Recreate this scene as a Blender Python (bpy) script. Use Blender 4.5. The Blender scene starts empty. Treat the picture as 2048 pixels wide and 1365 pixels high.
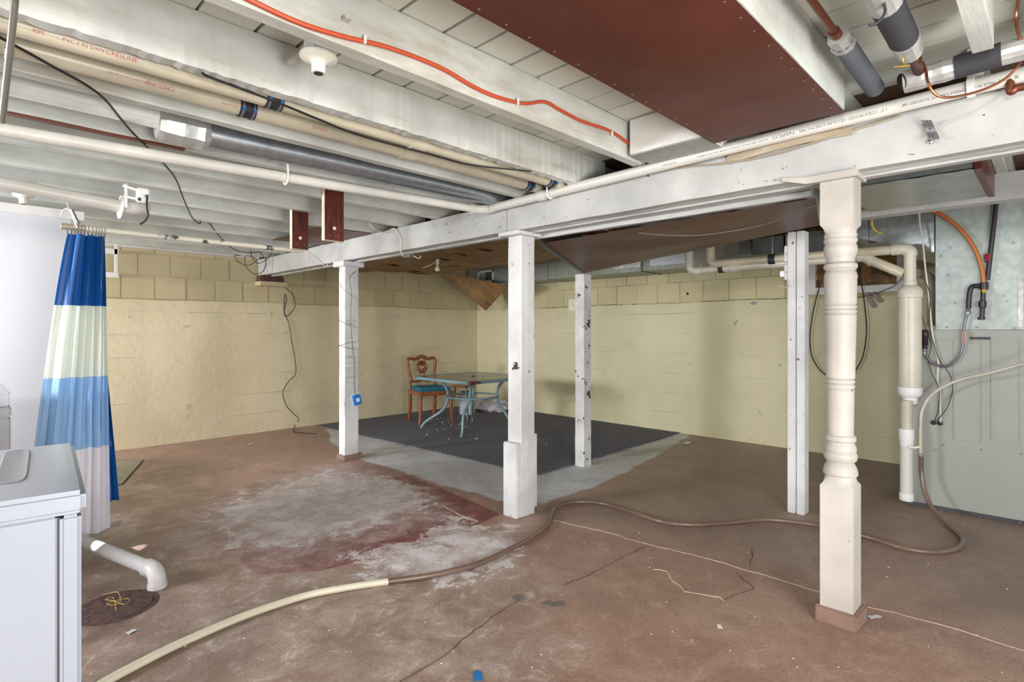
import bpy, bmesh, math, random
import numpy as np
from mathutils import Vector, Matrix
random.seed(7)
PI = math.pi
SC = bpy.context.scene
COL = SC.collection

# ------------------------------------------------------------------ camera
H = 1.30                      # eye height
FPX, CX, CY = 1104.0, 1024.0, 660.0
SA, CA = 0.702, 0.712         # the camera looks along the room's diagonal
cam_d = bpy.data.cameras.new('camera')
cam_d.sensor_width = 36.0
cam_d.lens = FPX / 2048 * 36
cam_d.shift_y = -(682.5 - CY) / 2048
cam_d.clip_start = 0.02
cam = bpy.data.objects.new('camera', cam_d)
COL.objects.link(cam)
cam.location = (0, 0, H)
FWD = Vector((CA, SA, 0)).normalized()
RGT = Vector((SA, -CA, 0)).normalized()
cam.rotation_euler = (PI / 2, 0, math.atan2(FWD.y, FWD.x) - PI / 2)
SC.camera = cam

# ------------------------------------------------------------------ world and lights
SC.view_settings.view_transform = 'Standard'
SC.view_settings.look = 'None'
SC.view_settings.gamma = 1.0
SC.view_settings.use_curve_mapping = False
SC.view_settings.exposure = -0.08
w = bpy.data.worlds.new('world'); SC.world = w; w.use_nodes = True
w.node_tree.nodes['Background'].inputs[0].default_value = (0.93, 0.96, 1.0, 1)
w.node_tree.nodes['Background'].inputs[1].default_value = 1.35

def area(name, loc, target, sx, sy, power, color, spread=180):
    l = bpy.data.lights.new(name, 'AREA'); l.shape = 'RECTANGLE'
    l.spread = math.radians(spread); l.size = sx; l.size_y = sy; l.energy = power; l.color = color
    o = bpy.data.objects.new(name, l); COL.objects.link(o); o.location = loc
    o.rotation_euler = (Vector(target) - Vector(loc)).to_track_quat('-Z', 'Y').to_euler()
    return o
# daylight through the window of the left side wall
area('window_daylight', (-2.30, 4.25, 1.75), (2.5, 3.6, 0.7), 1.1, 0.6, 125, (0.92, 0.95, 1.0), 140)
area('left_wall_fill', (-2.30, 6.35, 1.75), (2.6, 7.1, 0.9), 0.8, 0.6, 190, (0.95, 0.96, 1.0))  # unseen extra source, added to brighten the left wall beyond the partition
# room lamp beside the camera, then unseen fill lights added behind the camera
area('room_lamp', (-2.05, -0.62, 2.04), (4.5, 4.6, 1.2), 0.34, 0.34, 100, (1.0, 0.965, 0.91))
area('back_fill', (0.4, -2.2, 1.5), (3.0, 3.0, 1.2), 2.2, 1.6, 42, (1.0, 0.97, 0.93))  # added soft fill for more even brightness with depth, no real fixture
area('right_fill', (1.3, -2.1, 1.6), (4.9, 1.2, 1.2), 1.2, 1.0, 25, (0.95, 0.98, 1.0))  # added fill aimed at the right side, no real window
area('ceiling_fill', (0.5, -1.3, 0.9), (1.9, 1.8, 2.4), 0.9, 0.9, 72, (1.0, 0.985, 0.95), 150)  # added uplight, bounces off the ceiling to brighten joists and deck
def spot(name, loc, target, deg, power, color):
    l = bpy.data.lights.new(name, 'SPOT'); l.energy = power; l.color = color
    l.spot_size = math.radians(deg); l.spot_blend = 0.6; l.shadow_soft_size = 0.005
    o = bpy.data.objects.new(name, l); COL.objects.link(o); o.location = loc
    o.rotation_euler = (Vector(target) - Vector(loc)).to_track_quat('-Z', 'Y').to_euler()
spot('sunbeam', (-2.2, 1.9, 2.1), (0.745, 3.875, 0), 1.4, 3500, (0.95, 0.96, 1.0))
spot('sunbeam_small', (-2.2, 2.1, 2.1), (0.73, 4.16, 0), 0.6, 1200, (0.95, 0.9, 1.0))

# ------------------------------------------------------------------ photograph geometry helpers
def ray(px, py):
    u = (px - CX) / FPX; v = (CY - py) / FPX
    return Vector((CA + u * SA, SA - u * CA, v))
def onz(px, py, z=0.0):
    d = ray(px, py); return Vector((0, 0, H)) + d * ((z - H) / d.z)
def ony(px, py, y):
    d = ray(px, py); return Vector((0, 0, H)) + d * (y / d.y)
def onx(px, py, x):
    d = ray(px, py); return Vector((0, 0, H)) + d * (x / d.x)
def at(px, py, t):
    return Vector((0, 0, H)) + ray(px, py) * t

# ------------------------------------------------------------------ materials
def lin(c):
    r = []
    for v in c:
        v = v / 255.0
        r.append(v / 12.92 if v <= 0.04045 else ((v + 0.055) / 1.055) ** 2.4)
    return (r[0], r[1], r[2], 1.0)
class NT:
    def __init__(s, name):
        s.m = bpy.data.materials.new(name); s.m.use_nodes = True
        s.t = s.m.node_tree; s.b = s.t.nodes['Principled BSDF']; s.out = s.t.nodes['Material Output']
        s.pos = s.n('ShaderNodeNewGeometry').outputs['Position']
    def n(s, typ, **kw):
        nd = s.t.nodes.new(typ)
        for k, v in kw.items(): setattr(nd, k, v)
        return nd
    def l(s, a, b): s.t.links.new(a, b)
    def noise(s, scale, detail=6, rough=0.6, vec=None, sc=None):
        nd = s.n('ShaderNodeTexNoise'); nd.inputs['Scale'].default_value = scale
        nd.inputs['Detail'].default_value = detail; nd.inputs['Roughness'].default_value = rough
        v = vec or s.pos
        if sc:
            mp = s.n('ShaderNodeMapping'); mp.inputs['Scale'].default_value = sc; s.l(v, mp.inputs['Vector']); v = mp.outputs[0]
        s.l(v, nd.inputs['Vector']); return nd.outputs['Fac']
    def math(s, op, a, b=0.0, c=None, clamp=False):
        nd = s.n('ShaderNodeMath', operation=op); nd.use_clamp = clamp
        for i, v in enumerate((a, b) if c is None else (a, b, c)):
            if isinstance(v, (int, float)): nd.inputs[i].default_value = v
            else: s.l(v, nd.inputs[i])
        return nd.outputs[0]
    def step(s, a, lo, hi):
        nd = s.n('ShaderNodeMapRange'); nd.interpolation_type = 'SMOOTHSTEP'
        s.l(a, nd.inputs[0]); nd.inputs[1].default_value = lo; nd.inputs[2].default_value = hi
        return nd.outputs[0]
    def mix(s, f, a, b, mode='MIX'):
        nd = s.n('ShaderNodeMix'); nd.data_type = 'RGBA'; nd.blend_type = mode
        for v, i in ((f, 0), (a, 6), (b, 7)):
            if isinstance(v, (int, float)): nd.inputs[i].default_value = v
            elif isinstance(v, tuple): nd.inputs[i].default_value = v
            else: s.l(v, nd.inputs[i])
        return nd.outputs[2]
    def bump(s, h, strength, dist=0.01):
        nd = s.n('ShaderNodeBump'); nd.inputs['Strength'].default_value = strength; nd.inputs['Distance'].default_value = dist
        s.l(h, nd.inputs['Height']); s.l(nd.outputs[0], s.b.inputs['Normal'])
    def attr(s, name):
        nd = s.n('ShaderNodeAttribute'); nd.attribute_name = name; return nd.outputs['Fac']
    def set(s, **kw):
        for k, v in kw.items(): s.b.inputs[k.replace('_', ' ')].default_value = v

def paint(name, rgb, rough=0.55, dirt=None, dirt_at=(0.62, 0.75), dscale=6, var=0.10, bump=0.25, bscale=30, stretch=None, metal=0.0, chips=None, chip_at=(0.70, 0.72), chscale=14, spec=0.5):
    s = NT(name); base = lin(rgb)
    n1 = s.noise(2.2, 5)
    dark = tuple(c * (1 - var * 2.2) for c in base[:3]) + (1,)
    lite = tuple(min(1, c * (1 + var)) for c in base[:3]) + (1,)
    c = s.mix(s.step(n1, 0.3, 0.7), dark, lite)
    if dirt:
        c = s.mix(s.step(s.noise(dscale, 8, 0.7, sc=stretch), *dirt_at), c, lin(dirt))
    if chips:
        c = s.mix(s.step(s.noise(chscale, 7, 0.65), *chip_at), c, lin(chips))
    s.l(c, s.b.inputs['Base Color'])
    s.set(Roughness=rough, Metallic=metal)
    s.b.inputs['Specular IOR Level'].default_value = spec
    s.bump(s.noise(bscale, 6, 0.65, sc=stretch), bump, 0.004)
    return s.m
def plain(name, rgb, rough=0.5, metal=0.0, bump=0.05, var=0.04, **k):
    return paint(name, rgb, rough, var=var, bump=bump, metal=metal, **k)

M = {}
M['joist'] = paint('white_joist_paint', (200, 202, 196), 0.42, dirt=(168, 162, 146), dirt_at=(0.52, 0.75), dscale=3, bump=0.7, bscale=18, stretch=(0.35, 1.6, 1.6), chips=(90, 70, 58), chip_at=(0.71, 0.715))
M['beam'] = paint('white_beam_paint', (178, 178, 175), 0.45, dirt=(172, 160, 148), dirt_at=(0.60, 0.85), dscale=3, bump=0.3, bscale=16, stretch=(1.6, 0.35, 1.6), chips=(95, 72, 62), chip_at=(0.675, 0.68))
M['post'] = paint('white_post_paint', (206, 206, 206), 0.5, dirt=(188, 178, 164), dirt_at=(0.62, 0.85), dscale=4, bump=0.3, bscale=22, stretch=(1.5, 1.5, 0.4), chips=(96, 76, 62), chip_at=(0.665, 0.67), chscale=16)
M['post_worn'] = paint('worn_post_paint', (206, 206, 206), 0.55, dirt=(170, 160, 150), dirt_at=(0.58, 0.8), dscale=5, bump=0.4, bscale=22, chips=(84, 64, 50), chip_at=(0.605, 0.615), chscale=13)
M['turned'] = paint('cream_post_paint', (182, 176, 168), 0.48, dirt=(196, 184, 164), dirt_at=(0.6, 0.85), dscale=4, bump=0.12, bscale=30, chips=(110, 90, 76), chip_at=(0.70, 0.705), chscale=16)
M['cream'] = plain('cream_edge', (232, 226, 200), 0.6)
def deck_mat(name, rgb, seam):
    s = NT(name); oi = s.n('ShaderNodeObjectInfo').outputs['Random']
    c = s.mix(oi, lin(tuple(int(v * 0.93) for v in rgb)), lin(rgb))
    g = s.noise(9, 8, 0.65, sc=(3.0, 0.4, 1))
    c = s.mix(s.step(g, 0.66, 0.8), c, lin(seam))
    s.l(c, s.b.inputs['Base Color']); s.set(Roughness=0.5)
    wv = s.n('ShaderNodeTexWave'); wv.wave_type = 'RINGS'; wv.inputs['Scale'].default_value = 3.2
    wv.inputs['Distortion'].default_value = 9; wv.inputs['Detail'].default_value = 3
    mp = s.n('ShaderNodeMapping'); mp.inputs['Scale'].default_value = (4, 0.6, 1); s.l(s.pos, mp.inputs[0]); s.l(mp.outputs[0], wv.inputs[0])
    h = s.math('ADD', s.math('MULTIPLY', wv.outputs['Fac'], 0.5), s.noise(60, 4, 0.6))
    s.bump(h, 0.45, 0.003)
    return s.m
M['deck'] = deck_mat('painted_deck_boards', (214, 218, 207), (170, 162, 146))
M['deck_dark'] = deck_mat('bare_deck_boards', (96, 70, 54), (60, 44, 36))
M['void'] = plain('dark_gap', (30, 24, 20), 0.9)
M['bare_wood'] = paint('bare_brown_wood', (150, 104, 66), 0.7, dirt=(96, 62, 40), dscale=4, stretch=(1, 1, 5), dirt_at=(0.45, 0.7))
M['mahogany'] = paint('stained_cleat', (104, 44, 30), 0.32, dirt=(52, 20, 14), dirt_at=(0.42, 0.66), dscale=6, stretch=(5, 5, 0.7), bump=0.1)
def panel_mat():
    s = NT('brown_panned_sheet')
    c = s.mix(s.step(s.noise(1.6, 4), 0.35, 0.7), lin((72, 35, 26)), lin((90, 47, 35)))
    c = s.mix(s.step(s.noise(26, 8, 0.7), 0.74, 0.78), c, lin((176, 150, 130)))
    s.l(c, s.b.inputs['Base Color']); s.set(Roughness=0.42, Metallic=0.0); s.b.inputs['Specular IOR Level'].default_value = 0.28
    s.bump(s.noise(1.3, 2, 0.45), 0.55, 0.08)
    return s.m
M['panel'] = panel_mat()
def galv(name, rgb, rough=0.36, metal=0.75, big=0.25):
    s = NT(name)
    vo = s.n('ShaderNodeTexVoronoi'); vo.inputs['Scale'].default_value = 22; s.l(s.pos, vo.inputs['Vector'])
    c = s.mix(s.math('MULTIPLY', vo.outputs['Distance'], 0.9, clamp=True), lin(rgb), lin(tuple(int(v * 0.86) for v in rgb)))
    c = s.mix(s.step(s.noise(5, 6, 0.7), 0.6, 0.8), c, lin(tuple(int(v * 0.75) for v in rgb)))
    s.l(c, s.b.inputs['Base Color']); s.set(Roughness=rough, Metallic=metal)
    s.bump(s.noise(3.5, 3), big, 0.03)
    return s.m
M['galv'] = galv('galvanised_sheet', (188, 194, 194))
M['plenum'] = galv('plenum_sheet', (176, 186, 182), 0.5, 0.35, 0.15)
M['galv_dark'] = galv('dull_galvanised_sheet', (120, 126, 124), 0.5, 0.6)
M['galv_round'] = galv('galvanised_round_pipe', (176, 182, 188), 0.3, 0.85, 0.08)
M['duct_face'] = galv('grey_duct_sheet', (166, 170, 160), 0.5, 0.4)
M['foil'] = galv('foil_tape', (196, 197, 194), 0.42, 0.5, 1.0)
M['white_foil'] = plain('white_faced_foil_wrap', (214, 218, 226), 0.4, 0.2, bump=0.5, bscale=14)
M['steel'] = plain('plated_steel', (170, 172, 176), 0.3, 0.9)
M['conduit'] = plain('conduit_steel', (176, 176, 168), 0.32, 0.85, dirt=(110, 104, 96))
M['black_iron'] = plain('black_iron_pipe', (48, 40, 50), 0.38, 0.3)
M['copper'] = plain('copper_tube', (156, 96, 68), 0.34, 0.85)
M['copper_old'] = plain('tarnished_copper_pipe', (112, 62, 44), 0.4, 0.6)
M['foam'] = plain('black_foam_insulation', (52, 52, 56), 0.85, bump=0.3, bscale=80)
M['foam_grey'] = plain('grey_foam_insulation', (92, 98, 106), 0.8, bump=0.3, bscale=80)
M['pvc'] = plain('white_pvc', (206, 204, 197), 0.3, var=0.03)
M['pvc_paint'] = paint('painted_white_pipe', (208, 205, 197), 0.4, dirt=(180, 172, 158), dirt_at=(0.64, 0.8), dscale=5)
M['pvc_beige'] = paint('aged_beige_pvc', (192, 184, 162), 0.34, dirt=(176, 156, 130), dirt_at=(0.6, 0.85), dscale=4, bump=0.03)
M['pvc_dirty'] = paint('dirty_white_pvc', (218, 214, 212), 0.4, dirt=(120, 104, 92), dirt_at=(0.60, 0.78), dscale=12)
M['pvc_cream'] = paint('cream_pvc', (196, 191, 176), 0.34, dirt=(190, 172, 150), dirt_at=(0.6, 0.85), dscale=4, bump=0.03)
M['rubber'] = plain('black_rubber', (38, 40, 44), 0.6)
M['blue_plastic'] = plain('blue_plastic', (36, 116, 190), 0.4)
M['white_plastic'] = plain('white_plastic', (228, 228, 226), 0.35)
M['porcelain'] = plain('porcelain', (226, 224, 208), 0.18)
M['black_cable'] = plain('black_cable', (26, 24, 24), 0.5)
M['white_cord'] = plain('white_cord', (205, 200, 186), 0.5)
M['grey_wire'] = plain('grey_wire', (110, 108, 104), 0.4, 0.4)
M['orange_cable'] = plain('orange_cable', (184, 72, 34), 0.45)
M['orange_flex'] = plain('orange_gas_line', (180, 106, 44), 0.4)
M['yellow_cable'] = plain('yellow_cable', (206, 172, 70), 0.45)
M['green_grey'] = plain('furnace_enamel', (152, 155, 148), 0.42, var=0.02, bump=0.03)
M['appliance'] = plain('appliance_enamel', (160, 165, 176), 0.22, var=0.01, bump=0.0)
M['appliance_grey'] = plain('grey_appliance_plastic', (150, 150, 156), 0.35, var=0.02)
M['seam'] = plain('dark_seam', (70, 70, 76), 0.7)
M['red_ink'] = plain('red_print', (176, 84, 74), 0.5)
M['grey_ink'] = plain('grey_print', (96, 98, 100), 0.5)
M['brown_hose'] = plain('stained_clear_hose', (112, 91, 79), 0.25, var=0.12, bump=0.05)
M['cream_hose'] = plain('cream_vinyl_hose', (214, 206, 184), 0.32, var=0.05)
M['grey_hose'] = plain('translucent_grey_hose', (190, 186, 172), 0.3)
M['flex_steel'] = plain('grey_flex_connector', (110, 104, 116), 0.3, 0.5)
M['brass'] = plain('brass', (200, 160, 70), 0.3, 0.8)
M['red_valve'] = plain('red_valve', (136, 40, 44), 0.4)
M['brick_paint'] = paint('brown_painted_base_block', (136, 110, 98), 0.6, dirt=(122, 84, 68), dirt_at=(0.5, 0.8))
M['rug'] = None
M['table_blue'] = paint('blue_enamel', (108, 134, 142), 0.35, dirt=(134, 138, 122), dirt_at=(0.55, 0.72), dscale=7, bump=0.03)
M['rust'] = paint('rusty_metal', (96, 66, 54), 0.85, dirt=(52, 38, 34), dirt_at=(0.40, 0.62), dscale=30)
M['chair_wood'] = paint('orange_brown_wood', (138, 82, 46), 0.3, dirt=(106, 60, 34), dirt_at=(0.45, 0.75), dscale=8, bump=0.05)
M['chair_cloth'] = plain('teal_upholstery', (36, 112, 134), 0.85, bump=0.5, bscale=220)
M['bucket'] = plain('white_bucket_plastic', (204, 206, 214), 0.3)
M['bag'] = paint('crumpled_white_bag', (204, 198, 206), 0.35, dirt=(196, 150, 150), dirt_at=(0.55, 0.7), dscale=9, bump=0.9, bscale=22)
M['mat'] = plain('grey_doormat', (132, 124, 104), 0.95, bump=0.8, bscale=120, var=0.15)
M['insul_pink'] = paint('brown_mineral_wool', (150, 112, 66), 0.95, dirt=(92, 80, 60), dirt_at=(0.45, 0.6), dscale=7, bump=0.8)
M['glass_dark'] = plain('window_glass', (80, 84, 80), 0.1)

def kraft_mat():
    s = NT('kraft_faced_insulation')
    c = s.mix(s.step(s.noise(3, 5), 0.35, 0.7), lin((122, 92, 56)), lin((148, 114, 72)))
    p = s.noise(4.2, 3, 0.5, sc=(1.3, 5.0, 1.0))
    q = s.noise(28, 4, 0.6)
    f = s.math('MULTIPLY', s.step(p, 0.60, 0.63), s.step(q, 0.45, 0.5))
    c = s.mix(s.math('MULTIPLY', f, 0.8), c, lin((58, 66, 84)))
    s.l(c, s.b.inputs['Base Color']); s.set(Roughness=0.6)
    s.bump(s.noise(9, 5, 0.6), 0.7, 0.02); return s.m
M['kraft'] = kraft_mat()

def concrete_wall(name, rgb, rgb2, dirt):
    s = NT(name)
    c = s.mix(s.step(s.noise(1.1, 5, 0.6), 0.35, 0.7), lin(rgb), lin(rgb2))
    c = s.mix(s.math('MULTIPLY', s.step(s.noise(2.4, 8, 0.75, sc=(1, 1, 3)), 0.62, 0.85), 0.6), c, lin(dirt))
    s.l(c, s.b.inputs['Base Color']); s.set(Roughness=0.55)
    sx = s.n('ShaderNodeSeparateXYZ'); s.l(s.pos, sx.inputs[0])
    board = s.math('PINGPONG', sx.outputs[2], 0.125)
    ridge = s.math('MULTIPLY', s.math('SUBTRACT', 1.0, s.step(board, 0.0, 0.012)), s.step(s.noise(1.5, 3), 0.45, 0.7))
    pits = s.step(s.noise(7, 6, 0.7), 0.66, 0.72)
    h = s.math('ADD', s.math('ADD', s.math('MULTIPLY', ridge, 0.7), s.math('MULTIPLY', pits, 0.9)), s.math('MULTIPLY', s.noise(14, 8, 0.7), 0.9))
    s.bump(h, 0.8, 0.012); return s.m
M['wall_l'] = concrete_wall('cream_painted_concrete', (212, 199, 166), (222, 210, 178), (192, 178, 144))
M['wall_r'] = concrete_wall('yellow_painted_concrete', (206, 199, 162), (218, 211, 176), (184, 175, 138))
def tile_mat(name, rgb, axis):
    s = NT(name); oi = s.n('ShaderNodeObjectInfo').outputs['Random']
    c = s.mix(oi, lin(tuple(int(v * 0.95) for v in rgb)), lin(rgb))
    c = s.mix(s.math('MULTIPLY', s.step(s.noise(5, 8, 0.7), 0.6, 0.8), 0.5), c, lin(tuple(int(v * 0.78) for v in rgb)))
    s.l(c, s.b.inputs['Base Color']); s.set(Roughness=0.55)
    sx = s.n('ShaderNodeSeparateXYZ'); s.l(s.pos, sx.inputs[0])
    g = s.math('PINGPONG', sx.outputs[2], 0.011)
    h = s.math('ADD', s.math('MULTIPLY', s.step(g, 0.001, 0.006), 1.0), s.math('MULTIPLY', s.noise(12, 6, 0.7), 1.2))
    s.bump(h, 0.5, 0.004); return s.m
M['tile_l'] = tile_mat('cream_painted_clay_tile', (192, 180, 144), 0)
M['tile_r'] = tile_mat('yellow_painted_clay_tile', (200, 191, 150), 1)
M['mortar'] = paint('painted_mortar', (182, 172, 134), 0.7, bump=0.6)
M['white_wall'] = paint('white_wall_paint', (206, 206, 210), 0.6, var=0.01, bump=0.1)
M['white_trim'] = paint('white_trim_paint', (224, 222, 218), 0.5, var=0.03)

def cloth(name, rgb, tr):
    s = NT(name)
    s.b.inputs['Base Color'].default_value = lin(rgb); s.set(Roughness=0.4)
    t = s.n('ShaderNodeBsdfTranslucent'); t.inputs[0].default_value = lin(rgb)
    mx = s.n('ShaderNodeMixShader'); mx.inputs[0].default_value = tr
    s.l(s.b.outputs[0], mx.inputs[1]); s.l(t.outputs[0], mx.inputs[2]); s.l(mx.outputs[0], s.out.inputs[0])
    return s.m
M['cu_blue'] = cloth('curtain_blue', (20, 84, 154), 0.25)
M['cu_cream'] = cloth('curtain_cream', (228, 234, 224), 0.5)
M['cu_light'] = cloth('curtain_light_blue', (150, 192, 234), 0.5)
M['cu_white'] = cloth('curtain_white', (234, 232, 240), 0.5)

def rug_mat():
    s = NT('charcoal_rug_pile')
    wv = s.n('ShaderNodeTexWave'); wv.bands_direction = 'DIAGONAL'; wv.inputs['Scale'].default_value = 9; wv.inputs['Distortion'].default_value = 1.2
    s.l(s.pos, wv.inputs[0])
    wx = s.n('ShaderNodeTexWave'); wx.bands_direction = 'Y'; wx.inputs['Scale'].default_value = 14; s.l(s.pos, wx.inputs[0])
    h = s.math('MULTIPLY', wv.outputs['Fac'], wx.outputs['Fac'])
    c = s.mix(h, lin((84, 84, 92)), lin((134, 133, 144)))
    c = s.mix(s.step(s.noise(40, 4), 0.72, 0.76), c, lin((120, 118, 124)))
    s.l(c, s.b.inputs['Base Color']); s.set(Roughness=0.95)
    s.bump(h, 0.9, 0.008); return s.m
M['rug'] = rug_mat()
def table_top_mat():
    s = NT('dusty_frosted_glass')
    c = s.mix(s.step(s.noise(3, 6, 0.7), 0.4, 0.7), lin((112, 118, 102)), lin((134, 138, 124)))
    s.l(c, s.b.inputs['Base Color']); s.set(Roughness=0.22)
    return s.m
M['table_glass'] = table_top_mat()

# ------------------------------------------------------------------ mesh builder
WL = {}
def link_mesh(name, bm, mats, parent=None, smooth=False, bevel=0.0, bang=35):
    if bevel > 0:
        bmesh.ops.remove_doubles(bm, verts=bm.verts, dist=1e-5)
        es = [e for e in bm.edges if len(e.link_faces) == 2 and e.calc_face_angle(0) > math.radians(bang)]
        bmesh.ops.bevel(bm, geom=es, offset=bevel, segments=1 if bevel < 0.004 else 2, affect='EDGES', clamp_overlap=True)
    bmesh.ops.recalc_face_normals(bm, faces=bm.faces)
    if not isinstance(mats, (list, tuple)): mats = [mats]
    xs = [v.co for v in bm.verts]
    mn = Vector((min(v.x for v in xs), min(v.y for v in xs), min(v.z for v in xs)))
    mx = Vector((max(v.x for v in xs), max(v.y for v in xs), max(v.z for v in xs)))
    org = Vector(((mn.x + mx.x) / 2, (mn.y + mx.y) / 2, mn.z))
    bmesh.ops.translate(bm, verts=bm.verts, vec=-org)
    me = bpy.data.meshes.new(name); bm.to_mesh(me); bm.free()
    for m_ in mats: me.materials.append(m_)
    if smooth:
        me.shade_smooth()
        try: me.set_sharp_from_angle(angle=math.radians(40))
        except Exception: pass
    o = bpy.data.objects.new(name, me); COL.objects.link(o)
    if parent is not None:
        o.parent = parent; o.location = org - WL[parent.name]
    else: o.location = org
    WL[o.name] = org
    return o
def catmull(pts, n=8):
    pts = [Vector(p) for p in pts]
    if len(pts) < 3: return pts
    P = [pts[0] * 2 - pts[1]] + pts + [pts[-1] * 2 - pts[-2]]
    out = []
    for i in range(1, len(P) - 2):
        p0, p1, p2, p3 = P[i - 1], P[i], P[i + 1], P[i + 2]
        for k in range(n):
            t = k / n
            out.append(0.5 * ((2 * p1) + (p2 - p0) * t + (2 * p0 - 5 * p1 + 4 * p2 - p3) * t * t + (3 * p1 - p0 - 3 * p2 + p3) * t ** 3))
    out.append(pts[-1]); return out
class MB:
    def __init__(s): s.bm = bmesh.new(); s.mi = 0
    def face(s, vs):
        try:
            f = s.bm.faces.new(vs); f.material_index = s.mi; return f
        except ValueError: return None
    def poly(s, verts, faces):
        vs = [s.bm.verts.new(v) for v in verts]
        for f in faces: s.face([vs[i] for i in f])
        return s
    def box(s, x0, x1, y0, y1, z0, z1, mtx=None):
        v = [Vector((x, y, z)) for z in (z0, z1) for y in (y0, y1) for x in (x0, x1)]
        if mtx is not None: v = [mtx @ a for a in v]
        return s.poly(v, [(0, 2, 3, 1), (4, 5, 7, 6), (0, 1, 5, 4), (2, 6, 7, 3), (0, 4, 6, 2), (1, 3, 7, 5)])
    def cbox(s, c, size, mtx=None):
        x, y, z = size[0] / 2, size[1] / 2, size[2] / 2
        m_ = Matrix.Translation(Vector(c)) @ (mtx.to_4x4() if mtx is not None else Matrix())
        return s.box(-x, x, -y, y, -z, z, m_)
    def bar(s, a, b, wdt, hgt, up=(0, 0, 1)):
        a = Vector(a); b = Vector(b); d = (b - a).normalized(); up = Vector(up)
        sd = d.cross(up).normalized(); u = sd.cross(d).normalized()
        v = []
        for p in (a, b):
            for sx, sz in ((-1, -1), (1, -1), (1, 1), (-1, 1)): v.append(p + sd * sx * wdt / 2 + u * sz * hgt / 2)
        return s.poly(v, [(0, 1, 2, 3), (7, 6, 5, 4), (0, 4, 5, 1), (1, 5, 6, 2), (2, 6, 7, 3), (3, 7, 4, 0)])
    def tube(s, path, r, seg=10, closed=False, caps=True):
        path = [Vector(p) for p in path]; n = len(path)
        rs = r if isinstance(r, (list, tuple)) else [r] * n
        d0 = (path[1] - path[0]).normalized()
        ref = Vector((0, 0, 1)) if abs(d0.z) < 0.9 else Vector((1, 0, 0))
        u = d0.cross(ref).normalized(); rings = []
        for i, p in enumerate(path):
            if closed: d = (path[(i + 1) % n] - path[i - 1]).normalized()
            else: d = (path[min(i + 1, n - 1)] - path[max(i - 1, 0)]).normalized()
            u = (u - d * u.dot(d)).normalized(); v = d.cross(u)
            rings.append([s.bm.verts.new(p + (u * math.cos(a) + v * math.sin(a)) * rs[i]) for a in [2 * PI * k / seg for k in range(seg)]])
        for i in range(n if closed else n - 1):
            A, B = rings[i], rings[(i + 1) % n]
            for k in range(seg): s.face([A[k], A[(k + 1) % seg], B[(k + 1) % seg], B[k]])
        if caps and not closed: s.face(rings[0][::-1]); s.face(rings[-1])
        return s
    def rail(s, pts, r, seg=10, n=8, **k): return s.tube(catmull(pts, n), r, seg, **k)
    def lathe(s, prof, c=(0, 0, 0), axis=(0, 0, 1), seg=24):
        axis = Vector(axis).normalized()
        ref = Vector((0, 0, 1)) if abs(axis.z) < 0.9 else Vector((1, 0, 0))
        u = axis.cross(ref).normalized(); v = axis.cross(u); c = Vector(c); rings = []
        for r, h in prof:
            r = max(r, 0.0004)
            rings.append([s.bm.verts.new(c + axis * h + (u * math.cos(a) + v * math.sin(a)) * r) for a in [2 * PI * k / seg for k in range(seg)]])
        for A, B in zip(rings, rings[1:]):
            for k in range(seg): s.face([A[k], A[(k + 1) % seg], B[(k + 1) % seg], B[k]])
        s.face(rings[0][::-1]); s.face(rings[-1]); return s
    def prism(s, pts, vec):
        vec = Vector(vec); n = len(pts)
        a = [s.bm.verts.new(Vector(p)) for p in pts]; b = [s.bm.verts.new(Vector(p) + vec) for p in pts]
        s.face(a[::-1]); s.face(b)
        for i in range(n): s.face([a[i], a[(i + 1) % n], b[(i + 1) % n], b[i]])
        return s
    def grid(s, P):          # P[i][j] -> points
        V = [[s.bm.verts.new(p) for p in row] for row in P]
        for i in range(len(V) - 1):
            for j in range(len(V[0]) - 1): s.face([V[i][j], V[i + 1][j], V[i + 1][j + 1], V[i][j + 1]])
        return s
    def thicken(s, t):
        bmesh.ops.recalc_face_normals(s.bm, faces=s.bm.faces)
        bmesh.ops.solidify(s.bm, geom=s.bm.faces[:], thickness=t); return s
    def build(s, name, mat, parent=None, smooth=False, bevel=0.0):
        return link_mesh(name, s.bm, M[mat] if isinstance(mat, str) else mat, parent, smooth, bevel)

def tag(o, label=None, cat=None, group=None, kind=None):
    if label: o['label'] = label
    if cat: o['category'] = cat
    if group: o['group'] = group
    if kind: o['kind'] = kind
    return o
def thing(name, label, cat, loc, group=None, rotz=0.0):
    o = bpy.data.objects.new(name, None); COL.objects.link(o); o.empty_display_size = 0.1
    o.location = loc; o.rotation_euler = (0, 0, rotz); WL[o.name] = Vector((0, 0, 0)) if rotz else Vector(loc)
    return tag(o, label, cat, group)
def V3(*a): return Vector(a)

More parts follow.
